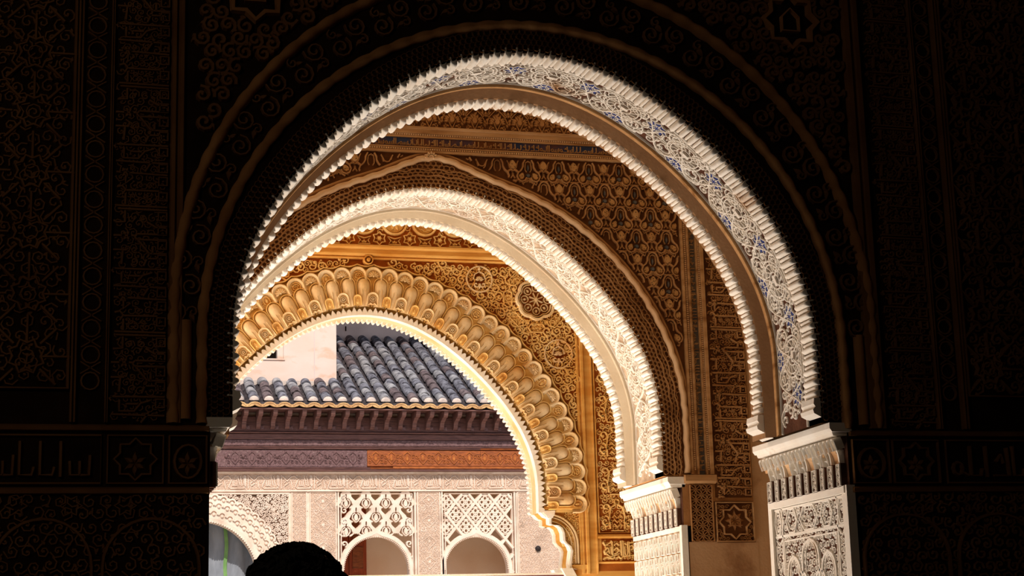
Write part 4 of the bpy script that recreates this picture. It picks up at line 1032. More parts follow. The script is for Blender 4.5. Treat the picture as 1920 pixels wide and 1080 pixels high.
for i in range(44):
    a = PI*(i+.5)/44; rm = (1.68+1.9)/2; x, z = 2.44+rm*math.cos(a), 3.20+(rm+.01)*math.sin(a)
    if z > 5.4: continue
    o_ = MB(); d = 1 if i % 2 else -1
    ribbon(o_, spiral(x+.03*math.cos(a)*d, z+.03*math.sin(a)*d, .058, a+d, 1.6, d, 16), .012, 0, .024, mpA); plate(o_, leaf(x-.04*math.cos(a)*d, z-.04*math.sin(a)*d, a+d*2, .06, .028), 0, .02, mpA, .6)
    ribbon(o_, spiral(x-.05*math.cos(a)*d, z-.05*math.sin(a)*d, .03, a, 1.2, -d, 10), .010, 0, .02, mpA)
    add(o_, 'scroll', 'hall_stucco')
t = panel('spandrel_panel', 'dark spandrel corners of fat curling leaves on the hall wall', 'panel', (2.43, YN, 4.0)); add = adder(t)
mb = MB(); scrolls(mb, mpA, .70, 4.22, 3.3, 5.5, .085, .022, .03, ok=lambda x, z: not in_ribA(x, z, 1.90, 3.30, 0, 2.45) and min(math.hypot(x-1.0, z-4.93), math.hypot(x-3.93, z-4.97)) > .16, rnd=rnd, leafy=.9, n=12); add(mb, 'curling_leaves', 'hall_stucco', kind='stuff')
for cx, cz in ((1.0, 4.93), (3.925, 4.97)):
    o_ = MB(); ribbon(o_, star(cx, cz, .16, 8, .77, PI/2), .035, 0, .035, mpA, closed=True)
    ribbon(o_, [(cx-.05, cz-.06), (cx-.05, cz+.02), (cx, cz+.07), (cx+.05, cz+.02), (cx+.05, cz-.06)], .012, 0, .03, mpA, closed=True)
    add(o_, 'star_medallion', 'hall_rope')
t = panel('frame_moulding', 'dark upright frame mouldings either side of the near arch', 'moulding', (2.43, YN, 2.7)); add = adder(t)
for x0, x1 in ((.585, .655), (4.235, 4.335), (.135, .165), (4.63, 4.66), (4.78, 4.82), (.295, .312)):
    mb = MB(); w_ = x1-x0; vmould(mb, 2.72, 5.6, [(x0, 0), (x0+w_*.1, .03), (x0+w_*.35, .035), (x0+w_*.4, .015), (x0+w_*.6, .015), (x0+w_*.65, .03), (x0+w_*.9, .03), (x1, 0)], YN); add(mb, 'moulding', 'hall_stucco')
for x0, x1, in ((.64, .70), (4.18, 4.235)):
    rows = [[(x0+(x1-x0)*(.5-.5*math.cos(PI*i/8)), YN-.035*math.sin(PI*i/8), z) for i in range(9)] for z in (2.74, 3.22)]; add(MB().grid(rows), 'colonnette', 'hall_rope', smooth=True)
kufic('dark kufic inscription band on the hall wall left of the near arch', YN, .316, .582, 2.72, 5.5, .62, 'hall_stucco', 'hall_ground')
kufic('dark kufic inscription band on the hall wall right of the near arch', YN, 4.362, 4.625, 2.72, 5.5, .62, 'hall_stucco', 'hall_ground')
def chain_band(label, x0, x1, z0, z1):
    t = panel('chain_band', label, 'panel', ((x0+x1)/2, YN, z0)); add = adder(t); W = x1-x0; cx = (x0+x1)/2; mb = MB(); z = z0+W*.5; k = 0
    while z < z1-W*.3:
        ribbon(mb, circ(cx, z, W*.36, 12), W*.09, 0, .016, mpA, closed=True)
        ribbon(mb, [(cx-W*.4, z+W*.3), (cx+W*.4, z+W*.8)], W*.08, 0, .016, mpA); ribbon(mb, [(cx+W*.4, z+W*.3), (cx-W*.4, z+W*.8)], W*.08, 0, .016, mpA)
        z += W*1.1
    add(mb, 'chain', 'hall_stucco', kind='stuff')
chain_band('dark narrow chain band left of the left kufic band', .17, .285, 2.86, 5.5)
chain_band('dark narrow chain band right of the right kufic band', 4.665, 4.775, 2.86, 5.5)
def strap_panel(label, x0, x1, z0, z1, seed):
    """large field of eight-pointed stars linked by straps"""
    t = panel('strapwork_panel', label, 'panel', ((x0+x1)/2, YN, z0)); add = adder(t); rnd = random.Random(seed)
    fr = MB(); ribbon(fr, [(x0, z0), (x1, z0), (x1, z1), (x0, z1)], .02, 0, .03, mpA, closed=True); add(fr, 'frame', 'hall_stucco')
    p = .30; nx = int((x1-x0)/p); nz = int((z1-z0)/p)
    for i in range(nx+1):
        for j in range(nz+1):
            cx = x0+p*(i+.45); cz = z0+p*(j+.5)
            if cx+.1 > x1 or cz+.1 > z1: continue
            o_ = MB(); ribbon(o_, star(cx, cz, .085, 8, .76, PI/8), .016, 0, .026, mpA, closed=True); ribbon(o_, circ(cx, cz, .035, 8), .010, 0, .02, mpA, closed=True)
            for k in range(4): a = k*PI/2+PI/4; ribbon(o_, [(cx+.085*math.cos(a), cz+.085*math.sin(a)), (cx+.19*math.cos(a), cz+.19*math.sin(a))], .016, 0, .026, mpA)
            for k in range(2): a = k*PI/2; ribbon(o_, [(cx+.07*math.cos(a), cz+.07*math.sin(a)), (cx+.2*math.cos(a), cz+.2*math.sin(a))], .014, 0, .024, mpA)
            add(o_, 'strap_star', 'hall_stucco')
    mb = MB(); scrolls(mb, mpA, x0+.02, x1-.02, z0+.02, z1-.02, .075, .011, .014, rnd=rnd, leafy=.5, n=9); add(mb, 'leaf_filling', 'hall_stucco', kind='stuff')
strap_panel('dark strapwork field of stars at the far left of the hall wall', -1.4, .125, 2.88, 5.5, 51)
strap_panel('dark strapwork field of stars at the far right of the hall wall', 4.83, 6.6, 2.9, 5.5, 52)
t = panel('band_moulding', 'dark level mouldings across the hall wall at impost height', 'moulding', (2.43, YN, 2.4)); add = adder(t)
for x0, x1 in ((-1.6, .785), (4.115, 6.8)):
    for z in (2.695, 2.40):
        mb = MB(); hmould(mb, x0, x1, [(z-.015, 0), (z-.012, .028), (z+.006, .034), (z+.012, .02), (z+.018, 0)], YN); add(mb, 'moulding', 'hall_stucco')
def script_box(label, x0, x1, z0, z1, seed):
    t = panel('cursive_panel', label, 'inscription', ((x0+x1)/2, YN, z0)); add = adder(t)
    mb = MB(); ribbon(mb, [(x0, z0), (x1, z0), (x1, z1), (x0, z1)], .012, 0, .02, mpA, closed=True); add(mb, 'frame', 'hall_stucco')
    mb = MB(); pseudo_script(mb, mpA, x0+.03, x1-.03, z0+.02, z1-.02, .016, .024, random.Random(seed)); add(mb, 'lettering', 'hall_stucco')
script_box('dark cursive inscription panel at far left below the strapwork', -1.3, .285, 2.435, 2.66, 61)
script_box('dark cursive inscription panel at far right below the strapwork', 4.67, 6.5, 2.435, 2.66, 62)
def star_box(label, x0, x1, z0, z1, knot):
    t = panel('star_panel', label, 'panel', ((x0+x1)/2, YN, z0)); add = adder(t); cx, cz = (x0+x1)/2, (z0+z1)/2; r = (z1-z0)*.44
    mb = MB(); ribbon(mb, [(x0, z0), (x1, z0), (x1, z1), (x0, z1)], .012, 0, .02, mpA, closed=True)
    if knot: ribbon(mb, star(cx, cz, r, 8, .77, PI/2), .014, 0, .024, mpA, closed=True)
    else: ribbon(mb, circ(cx, cz-.01, (x1-x0)*.36, 16, r*.8), .014, 0, .024, mpA, closed=True)
    add(mb, 'frame', 'hall_stucco'); mb = MB()
    for k in range(6): plate(mb, leaf(cx, cz-.02, PI/2+k*PI/3, r*.6, r*.28), 0, .016, mpA, .5)
    add(mb, 'rosette', 'hall_stucco')
star_box('dark star panel left of the near arch at impost height', .315, .572, 2.435, 2.66, True)
star_box('dark star panel right of the near arch at impost height', 4.36, 4.625, 2.435, 2.66, True)
star_box('dark leaf panel against the left side of the near opening', .60, .775, 2.435, 2.66, False)
star_box('dark leaf panel against the right side of the near opening', 4.13, 4.335, 2.435, 2.66, False)
def dado(label, x0, x1, seed):
    t = panel('dado_panel', label, 'panel', ((x0+x1)/2, YN, 1.6)); add = adder(t); rnd = random.Random(seed)
    n = max(1, int((x1-x0)/.45)); p = (x1-x0)/n
    for i in range(n):
        cx = x0+(i+.5)*p; o_ = MB()
        ribbon(o_, [(cx-p*.45, 1.6)]+[(cx-p*.45*math.cos(PI*k/14), 2.05+.22*math.sin(PI*k/14)) for k in range(15)]+[(cx+p*.45, 1.6)], .016, 0, .024, mpA); add(o_, 'blind_arch', 'hall_stucco')
        for dx in (-.5, .5): o_ = MB(); ribbon(o_, star(cx+dx*p*.5, 2.33, .05, 6, .6), .012, 0, .02, mpA, closed=True); add(o_, 'star', 'hall_stucco')
    mb = MB(); scrolls(mb, mpA, x0+.01, x1-.01, 1.6, 2.37, .07, .010, .014, rnd=rnd, leafy=.5, n=8); add(mb, 'leaf_filling', 'hall_stucco', kind='stuff')
dado('dark carved wall panel below the left impost level', -1.2, .77, 71)
dado('dark carved wall panel below the right impost level', 4.13, 6.3, 72)

# ================================================================== COURTYARD FACADE
KS = .98
# main wall: solid pieces around three openings
wall_court = MB()
def ring_wall(mb, cx, cz, r, x0, x1, z1, Y, Yb):                 # wall above an arch between x0..x1 up to z1
    n = 24; pts = [(cx+r*math.cos(PI*i/n), cz+r*math.sin(PI*i/n)) for i in range(n+1)]
    for a, b in zip(pts, pts[1:]):
        mb.quad((a[0], Y, a[1]), (b[0], Y, b[1]), (b[0], Y, z1), (a[0], Y, z1)); mb.quad((a[0], Y, a[1]), (b[0], Y, b[1]), (b[0], Yb, b[1]), (a[0], Yb, a[1]))
    for xa, xb in ((x0, cx-r), (cx+r, x1)):
        if xb-xa > 1e-4: mb.box(xa, xb, Y, Yb, 0, z1)
BIG = (2.65, 3.10, .955)
SC = [(4.965, 6.30, 5.62, 3.20, .566), (6.775, 8.075, 7.372, 3.185, .567)]
ring_wall(wall_court, *BIG, 1.6, 4.94, 4.55, YF, YF+.35)
wall_court.box(6.325, 6.75, YF, YF+.35, 0, 4.55); wall_court.box(8.10, 14, YF, YF+.35, 0, 4.55); wall_court.box(-6, 1.6, YF, YF+.35, 0, 4.55)
wall_court.box(-6, 14, YF, YF+.35, 4.55, 5.9)
wall_courtyard = struct(wall_court.build('wall_courtyard', 'facade_stucco'))
struct(MB().box(-6, 14, 31.35, 31.6, 0, 5.2).build('wall_gallery_back', 'interior_plaster'))
struct(MB().box(-6, 14, YF+.35, 31.5, 4.7, 4.85).build('ceiling_courtyard_gallery', 'pale_plaster'))
mpF = ymap(YF)
t = panel('stucco_inscription', 'pale stucco inscription frieze under the wooden eaves frieze', 'inscription', (5.5, YF, 4.53)); add = adder(t)
add(MB().box(-1.2, 9.6, YF-.012, YF, 4.545, 4.85), 'ground', 'facade_ground')
TR = [[(130, 680), (130, 830)], [(165, 680), (165, 830)], [(175, 690), (230, 750), (270, 700), (310, 690), (340, 720)], [(240, 770), (200, 800), (190, 770), (215, 750)], [(350, 730), (318, 810), (340, 828), (480, 825), (503, 800), (503, 690)],
      [(365, 740), (365, 795)], [(385, 740), (385, 795)], [(405, 735), (405, 795)], [(415, 690), (440, 795)], [(445, 690), (462, 800)], [(485, 680), (485, 790)], [(355, 795), (410, 795)], [(270, 740), (285, 830)]]
mb = MB(); x = 1.7-5*.56
mpf = ymap(YF-.012)
while x < 9.2:
    o_ = MB()
    for s_ in TR: ribbon(o_, [(x+(a-130)/355*.545, 4.575+(835-b)/155*.235) for a, b in s_], .017, 0, .022, mpf)
    add(o_, 'lettering', 'facade_stucco'); x += .56
mb = MB(); hmould(mb, -1.2, 9.6, [(4.535, 0), (4.535, .03), (4.56, .03), (4.565, 0)], YF); hmould(mb, -1.2, 9.6, [(4.835, 0), (4.835, .04), (4.875, .05), (4.88, 0)], YF); add(mb, 'fillet', 'facade_stucco')
mb = MB(); scrolls(mb, mpf, 1.7, 9.4, 4.57, 4.83, .055, .008, .010, rnd=random.Random(81), n=7); add(mb, 'scroll_ground', 'facade_stucco', kind='stuff')

# big left arch: scalloped archivolt, pierced-looking spandrel, grey sheet hung inside
t = panel('facade_arch', 'wide pale stucco arch of the courtyard facade at lower left', 'arch', (2.65, YF, 3.1)); add = adder(t)
def fr_ring(mb, cx, cz, r0, r1, h, Y, n=40):
    rows = []
    for i in range(n+1):
        a = PI*i/n; rows.append([(cx+r*math.cos(a), Y-hh, cz+r*math.sin(a)) for r, hh in ((r0, -.2), (r0, h*.7), (r0+(r1-r0)*.12, h), (r1-(r1-r0)*.12, h), (r1, h*.6), (r1, 0))])
    mb.grid(rows)
mb = MB(); fr_ring(mb, 2.65, 3.10, .955, 1.40, .05, YF); add(mb, 'archivolt', 'facade_stucco', smooth=False)
sc = MB(); sc.prism([(-.02, 0), (-.016, -.016), (0, -.026), (.016, -.016), (.02, 0)], -.06, .2); me_sc = sc.mesh('arch_tooth', 'facade_stucco')
for i in range(70):
    a = PI*(i+.5)/70; inst('arch_tooth', me_sc, t, add.inv @ Matrix.Translation((2.65+.957*math.cos(a), YF, 3.10+.957*math.sin(a))) @ Matrix.Rotation(PI/2-a, 4, 'Y'))
lb = MB(); fr_ring(lb, 0, 0, .045, .075, .03, 0, 10); plate(lb, circ(0, 0, .03, 8), 0, .03, mpl); me_lb = lb.mesh('scallop_cell', 'facade_stucco')
for rr_, n_ in ((1.08, 24), (1.22, 26), (1.34, 28)):
    for i in range(n_):
        a = PI*(i+.5+(.5 if n_ == 26 else 0))/n_; inst('scallop_cell', me_lb, t, add.inv @ Matrix.Translation((2.65+rr_*math.cos(a), YF-.05, 3.10+rr_*math.sin(a))) @ Matrix.Rotation(PI/2-a, 4, 'Y'))
t = panel('leaf_spandrel', 'small pierced leaf spandrel right of the wide facade arch', 'panel', (3.7, YF, 3.8)); add = adder(t)
mb = MB(); pts = [(2.65+1.4*math.cos(a), 3.10+1.4*math.sin(a)) for a in [PI*.5-PI*.5*i/20 for i in range(21)]]
for a, b in zip(pts, pts[1:]): mb.quad((a[0], YF-.003, a[1]), (b[0], YF-.003, b[1]), (b[0], YF-.003, 4.49), (a[0], YF-.003, 4.49))
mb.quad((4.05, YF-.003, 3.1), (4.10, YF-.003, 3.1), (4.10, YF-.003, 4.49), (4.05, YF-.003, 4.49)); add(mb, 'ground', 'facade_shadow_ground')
mb = MB(); scrolls(mb, mpF, 2.66, 4.11, 3.1, 4.50, .062, .020, .03, ok=lambda x, z: math.hypot(x-2.65, z-3.1) > 1.40 and z < 4.47, rnd=random.Random(83), leafy=1, n=8); add(mb, 'leaf_scrolls', 'facade_stucco', kind='stuff')
o_ = MB(); ribbon(o_, star(3.86, 4.22, .10, 8, .7), .02, 0, .036, mpF, closed=True); plate(o_, star(3.86, 4.22, .06, 8, .6), 0, .03, mpF, .6); add(o_, 'rosette', 'facade_stucco')
mb = MB(); ribbon(mb, [(1.6, 4.5), (4.12, 4.5), (4.12, 3.0)], .035, 0, .035, mpF); add(mb, 'frame', 'facade_stucco')
t = panel('hung_sheet', 'grey sheet with a green stripe hung inside the wide facade arch', 'sheet', (2.8, YF+.5, 2.5)); add = adder(t)
mb = MB(); rows = []
for i in range(60):
    x = 1.5+2.5*i/59; rows.append([(x, YF+.5+.03*math.sin(x*9)+.015*math.sin(x*23+z), z) for z in (1.5, 2.5, 3.3, 3.7, 4.3)])
mb.grid(rows); add(mb, 'sheet', 'grey_cloth', smooth=True)
mb = MB(); mb.grid([[(3.115+dx+.012*math.sin(z*9), YF+.455, z) for dx in (-.03, .03)] for z in [4.2-.08*k for k in range(34)]]); add(mb, 'stripe', 'green_stripe')

# carved uprights between the openings
def upright(label, x0, x1, z0, z1, seed, star_=True):
    t = panel('carved_upright', label, 'panel', ((x0+x1)/2, YF, z0)); add = adder(t); cx = (x0+x1)/2; W = x1-x0
    add(MB().box(x0, x1, YF-.006, YF, z0, z1), 'ground', 'facade_ground')
    mb = MB(); ribbon(mb, [(x0+.012, z0), (x0+.012, z1-.012), (x1-.012, z1-.012), (x1-.012, z0)], .022, 0, .024, mpF); add(mb, 'frame', 'facade_stucco')
    z = z1-W*.35
    while star_ and z > z0+.05:
        o_ = MB(); ribbon(o_, [(cx, z+W*.22), (cx+W*.3, z), (cx, z-W*.3), (cx-W*.3, z)], .016, 0, .022, mpF, closed=True); plate(o_, star(cx, z, W*.12, 6, .5), 0, .022, mpF, .6)
        for sg in (-1, 1): ribbon(o_, spiral(cx+sg*W*.26, z-W*.36, W*.13, 1, 1.2, sg, 10), .012, 0, .018, mpF)
        add(o_, 'lozenge_motif', 'facade_stucco'); z -= W*.85
    mb = MB(); scrolls(mb, ymap(YF-.006), x0+.02, x1-.02, z0, z1-.02, .05, .009, .012, rnd=random.Random(seed), leafy=.5, n=7); add(mb, 'leaf_filling', 'facade_stucco', kind='stuff')
upright('narrow lettered upright strip right of the leaf spandrel', 4.16, 4.43, 2.9, 4.53, 91, False)
upright('carved upright left of the ogee lattice screen', 4.47, 4.935, 2.9, 4.53, 92)
upright('carved upright between the two lattice screens', 6.33, 6.745, 2.9, 4.53, 93)
upright('plain carved stucco strip right of the rosette lattice', 8.12, 9.3, 2.6, 4.53, 94, False)

def lattice(label, k, kind):
    x0, x1, cx, cz, r = SC[k]; t = panel('lattice_screen', label, 'screen', (cx, YF, 3.0)); add = adder(t); zt = 4.545; mp = ymap(YF+.06); H = .055; H0 = -.03
    mb = MB()
    for pts in ([(x0, 2.6), (x0, zt), (x1, zt), (x1, 2.6)],): ribbon(mb, pts, .05, H0, H+.015, mp)
    ribbon(mb, [(x0+.05, 2.6), (x0+.05, zt-.05), (x1-.05, zt-.05), (x1-.05, 2.6)], .025, H0, H+.005, mp); add(mb, 'frame', 'facade_stucco')
    mb = MB(); rows = []
    for i in range(41):
        a = PI*i/40; pk = .05*math.exp(-((a-PI/2)/.10)**2); rows.append([(cx+(q_+(pk if q_ > r else 0))*math.cos(a), YF+.06-hh, cz+(q_+(pk if q_ > r else 0))*math.sin(a)) for q_, hh in ((r, -.15), (r, .05), (r+.012, .07), (r+.065, .07), (r+.075, .05), (r+.09, .02))])
    rows = [[(p[0], p[1], 2.6) for p in rows[0]]]+rows+[[(p[0], p[1], 2.6) for p in rows[-1]]]
    mb.grid(rows); add(mb, 'arch_rim', 'facade_stucco')
    me = MB().prism([(-.014, 0), (0, -.022), (.014, 0)], -.055, .0).mesh('rim_tooth', 'facade_stucco')
    for i in range(56):
        a = PI*(i+.5)/56; inst('rim_tooth', me, t, add.inv @ Matrix.Translation((cx+(r+.004)*math.cos(a), YF+.06, cz+(r+.004)*math.sin(a))) @ Matrix.Rotation(PI/2-a, 4, 'Y'))
    clear = lambda x, z, m=.06: (math.hypot(x-cx, max(z-cz, 0)) > r+m) and x0+.04 < x < x1-.04 and z < zt-.04
    if kind == 'ogee':
        px, pz = .345, .238; me = MB(); ms = mpl
        def R2(p, w_): ribbon(me, p, w_, H0, H, ms); ribbon(me, [(-a, b) for a, b in p], w_, H0, H, ms)
        R2([(0, .125), (.035, .105), (.062, .06), (.064, .015), (.10, -.03), (.15, -.075), (px/2, -.125)], .088)
        R2([(.0, .095), (.022, .075), (.026, .03), (.022, -.005)], .036)
        R2([(.058, .0), (.04, -.012), (.03, .004)], .016)
        R2([(.022, -.02), (.062, -.055), (.066, -.105), (.035, -.15), (0, -.175)], .026)
        plate(me, drop(0, -.09, .078, .15, 10), H0, H*.9, ms, .8); R2([(.10, -.06), (.13, -.12), (.10, -.15), (.06, -.17)], .036)
        mesh = me.mesh('ogee_cell', 'facade_stucco'); row = 0; z = zt-.12
        while z > 2.8:
            for c_ in range(-3, 4):
                x = cx+c_*px+(px/2 if row % 2 == 0 else 0)
                if clear(x, z-.02, .05): inst('ogee_cell', mesh, t, add.inv @ Matrix.Translation((x, YF+.06, z)))
            z -= pz; row += 1
        # edges and the lower corners
        for sg, xe in ((1, x0+.075), (-1, x1-.075)):
            for j in range(8):
                z_ = zt-.14-j*.19
                if clear(xe+sg*.05, z_, .03): mb = MB(); ribbon(mb, spiral(xe+sg*.03, z_, .06, 1+j, 1.1, sg, 10), .032, H0, H, mp); add(mb, 'edge_scroll', 'facade_stucco')
    else:
        px = .350; pz = .212; me = MB()
        for j in range(4):
            a = j*PI/2; ribbon(me, circ(.058*math.cos(a), .058*math.sin(a), .034, 8), .030, H0, H, mpl, closed=True)
            b = a+PI/4; plate(me, leaf(.02*math.cos(b), .02*math.sin(b), b, .095, .055), H0, H*.9, mpl, .7)
        plate(me, circ(0, 0, .024, 8), H0, H, mpl, .7); ribbon(me, circ(0, 0, .112, 16), .032, H0, H*.8, mpl, closed=True)
        mesh = me.mesh('rosette_cell', 'facade_stucco'); row = 0; z = zt-.20
        while z > 2.8:
            for c_ in range(-3, 4):
                x = cx+c_*px+(px/2 if row % 2 == 0 else 0)
                if clear(x, z, .10): inst('rosette_cell', mesh, t, add.inv @ Matrix.Translation((x, YF+.06, z)) @ Matrix.Diagonal((1.04, 1, 1.16, 1)))
            z -= pz; row += 1
        for sg in (-1, 1):
            for c_ in range(-7, 8):
                xs = cx+c_*px; pts = []; seg = []
                for q_ in range(80):
                    z_ = zt-.06-q_*.02; x_ = xs+sg*(zt-.20-z_)*(px/2)/pz
                    if clear(x_, z_, .03): seg.append((x_, z_))
                    elif len(seg) > 1: pts.append(seg); seg = []
                    else: seg = []
                if len(seg) > 1: pts.append(seg)
                for s_ in pts:
                    o_ = MB(); ribbon(o_, [s_[0], s_[-1]], .072 if sg < 0 else .066, H0, H*(1.15 if sg > 0 else 1.05), mp); add(o_, 'diagonal_bar', 'facade_stucco')
    return t
lattice('pierced stucco screen of ogee cells over the left small arch', 0, 'ogee')
lattice('pierced stucco screen of diagonal rosettes over the right small arch', 1, 'rosette')
# wooden door leaf behind the left small arch
t = struct(empty('door_1', (5.3, 31.3, 0))); inv = Matrix.Translation((-5.3, -31.3, 0))
for x0, x1, m_ in ((4.4, 5.35, 'red_wood'), (5.36, 5.67, 'red_wood')):
    o = MB().box(x0, x1, 31.25, 31.33, 0, 4.4).build('door_leaf', m_, t); o.matrix_local = inv
    for k in range(8):
        o2 = MB().box(x0+.06, x1-.06, 31.235, 31.25, .3+k*.5, .68+k*.5).build('door_panel', 'orange_wood' if x0 > 5 else 'red_wood', t); o2.matrix_local = inv
t = panel('iron_stud', 'small dark iron stud on the stucco right of the rosette lattice', 'stud', (8.47, YF, 3.53)); add = adder(t)
mb = MB(); mb.grid([[(8.47+r_*math.cos(2*PI*i/12), YF-.03-h_, 3.53+r_*math.sin(2*PI*i/12)) for i in range(12)] for r_, h_ in ((.05, -.03), (.05, .01), (.03, .015), (.025, .04), (.0, .05))], cv=True); add(mb, 'stud', 'iron', smooth=True)

# ------------------------------------------------------------------ wooden eaves
t = panel('wooden_frieze', 'dark carved timber frieze with a newer orange length at right', 'frieze', (5.5, 29.9, 4.87)); add = adder(t)
YW = 29.9
def plank(z0, z1, y, m_, nm, x0=-1.35, x1=9.6, bev=.012):
    mb = MB(); hmould(mb, x0, x1, [(z0, -.1), (z0, y-bev), (z0+bev, y), (z1-bev, y), (z1, y-bev), (z1, -.1)], YW); return add(mb, nm, m_)
plank(4.865, 4.895, .06, 'dark_wood', 'moulding'); plank(4.90, 4.928, .045, 'dark_wood', 'moulding', x1=5.5); plank(4.90, 4.928, .045, 'orange_wood', 'moulding', x0=5.5)
car = [plank(4.93, 5.235, .02, 'carved_wood', 'carved_board', -1.35+i*.85, -.50+i*.85-.004) for i in range(8)]
ora = [plank(4.945, 5.235, .022, 'orange_wood', 'new_carved_board', 5.452+a, 5.452+b-.004) for a, b in ((0, 2.0), (2.0, 3.0), (3.0, 4.1))]
plank(5.24, 5.262, .05, 'dark_wood', 'moulding', x1=7.45); plank(5.24, 5.262, .05, 'orange_wood', 'moulding', x0=7.45); plank(5.265, 5.29, .035, 'dark_wood', 'moulding')
plank(5.295, 5.40, .03, 'carved_wood', 'plank'); plank(5.405, 5.505, .028, 'dark_wood', 'plank'); plank(5.51, 5.535, .07, 'dark_wood', 'moulding'); plank(5.54, 5.80, .04, 'dark_wood', 'plank')
bo = MB(); bo.grid([[(r_*math.cos(2*PI*i/8), -h_, r_*1.5*math.sin(2*PI*i/8)) for i in range(8)] for r_, h_ in ((.030, 0), (.026, .02), (.014, .034), (0, .038))], cv=True); me_bo = bo.mesh('shield_boss', 'carved_wood', True)
for i in range(15): inst('shield_boss', me_bo, t, add.inv @ Matrix.Translation((3.05+i*.1765*1.62, YW-.02, 5.12))) if 3.05+i*.286 < 5.4 else None
pat = MB(); 
for sg in (-1, 1):
    ribbon(pat, [(0, .11), (sg*.06, .06), (sg*.07, -.02), (0, -.10)], .014, 0, .016, mpl); ribbon(pat, spiral(sg*.105, .03, .04, 0, 1.2, sg, 10), .012, 0, .014, mpl); ribbon(pat, spiral(sg*.10, -.06, .035, 2, 1.2, -sg, 10), .012, 0, .014, mpl)
plate(pat, drop(0, .0, .06, .12, 8), 0, .018, mpl, .6); me_pat = pat.mesh('carved_leaf', 'orange_wood_light'); me_pat2 = me_pat.copy(); me_pat2.materials[0] = MATS['carved_wood']
for i in range(14): inst('carved_leaf', me_pat, t, add.inv @ Matrix.Translation((5.60+i*.275, YW-.022, 5.09)))
for i in range(8): inst('carved_leaf', me_pat2, t, add.inv @ Matrix.Translation((3.2+i*.286, YW-.02, 5.085)))
add(MB().box(5.9, 9.4, YW-.03, YW, 4.928, 4.944), 'batten', 'orange_wood_light')

t = panel('eaves', 'row of dark carved timber brackets holding up the tiled eaves', 'eaves', (5.5, 29.6, 5.55)); add = adder(t)
br = MB(); prof_ = [(0, .0), (-.05, -.0), (-.10, .03), (-.14, .10), (-.20, .135), (-.26, .14), (-.30, .165), (-.40, .17), (-.44, .20), (-.47, .25), (-.47, .29), (0, .29)]
n_ = len(br.v)
for x in (-.036, .036): br.v += [(x, y, z) for y, z in prof_]
k_ = len(prof_); br.f += [tuple(range(k_)), tuple(range(2*k_-1, k_-1, -1))]+[(i, (i+1) % k_, k_+(i+1) % k_, k_+i) for i in range(k_)]
me_br = br.mesh('bracket', 'dark_wood')
nbk = 27
for i in range(-14, nbk): inst('bracket', me_br, t, add.inv @ Matrix.Translation((3.335+(i-4)*.2437, YW-.04, 5.58)))
sq = MB(); sq.box(-.03, .03, -.03, 0, -.028, .028); me_sq = sq.mesh('square_boss', 'carved_wood')
for i in range(-14, nbk): inst('square_boss', me_sq, t, add.inv @ Matrix.Translation((3.335+(i-3.7)*.2437, YW-.04, 5.60)))
add(MB().box(-1.35, 9.6, 29.36, YW+.05, 5.87, 5.90), 'soffit_board', 'dark_wood'); add(MB().box(-1.35, 9.6, 29.36, 29.42, 5.85, 5.905), 'fascia', 'dark_wood')

# ------------------------------------------------------------------ tiled roof
slope = .49; ang = math.atan(slope); YE, ZE = 29.36, 5.94; pitchX = .2485; x00 = 3.218
t = panel('tiled_roof', 'weathered grey barrel-tiled roof above the wooden eaves', 'roof', (5.5, YE, ZE)); add = adder(t)
def tile(m_):
    mb = MB(); rows = []
    for y, r_ in ((0, .088), (.06, .087), (.43, .072)):
        rows.append([(r_*math.cos(PI*i/8)*1.02, y, r_*.92*math.sin(PI*i/8)) for i in range(9)])
    mb.grid(rows); mb.grid([[(.088*1.02*k*math.cos(PI*i/8), .0, .088*.92*k*math.sin(PI*i/8)) for i in range(9)] for k in (1, .78)]); mb.grid([[(.78*.088*math.cos(PI*i/8), y, .78*.08*math.sin(PI*i/8)) for i in range(9)] for y in (0, .1)])
    return mb.mesh('roof_tile', m_, True)
TM = [tile('tile_grey'), tile('tile_brown'), tile('tile_pale')]
rt_ = random.Random(5)
TX = 5.017; ex = .285
def place_tile(x, d):
    y = YE+d*math.cos(ang); z = ZE+.035+d*math.sin(ang)+.004
    m4 = Matrix.Translation((x+rt_.uniform(-.007, .007), y, z+rt_.uniform(-.004, .006))) @ Matrix.Rotation(ang+.0-.055+rt_.uniform(-.02, .02), 4, 'X') @ Matrix.Rotation(rt_.uniform(-.05, .05), 4, 'Z') @ Matrix.Scale(rt_.uniform(.95, 1.06), 4)
    inst('roof_tile', rt_.choice((TM[0], TM[0], TM[1], TM[2], TM[2])), t, add.inv @ m4)
cols = [x00+i*pitchX for i in range(-14, 24)]
for ci, x in enumerate(cols):
    rows_ = 4 if x < TX+.03 else (14 if x < 7.95 else (9 if x < 8.2 else 4))
    for j in range(rows_): place_tile(x, .10+j*ex)
mb = MB(); rows = []                                              # under-tiles: channels between the ridges
for x in cols:
    for dx, dz in ((-.124, -.02), (-.09, .0), (-.05, .03), (.05, .03), (.09, .0)): rows.append([(x+dx, YE+.03+d*math.cos(ang), ZE+dz+d*math.sin(ang)) for d in (0, 4.1)])
mb.grid(rows); add(mb, 'channel_tiles', 'channel_tile', kind='stuff')
pg = MB(); pg.grid([[(r_*math.cos(PI*i/8), -y, r_*.92*math.sin(PI*i/8)) for i in range(9)] for r_, y in ((.084, 0), (.08, .03), (.055, .045), (0, .05))]); me_pg = pg.mesh('mortar_plug', 'mortar', True)
cr = MB(); cr.prism([(.13*math.cos(PI+PI*i/8), .055*math.sin(PI+PI*i/8)) for i in range(9)]+[(.085*math.cos(2*PI-PI*i/8), .022+.03*math.sin(2*PI-PI*i/8)) for i in range(9)], -.10, .05); me_cr = cr.mesh('eave_channel_end', 'terracotta_edge')
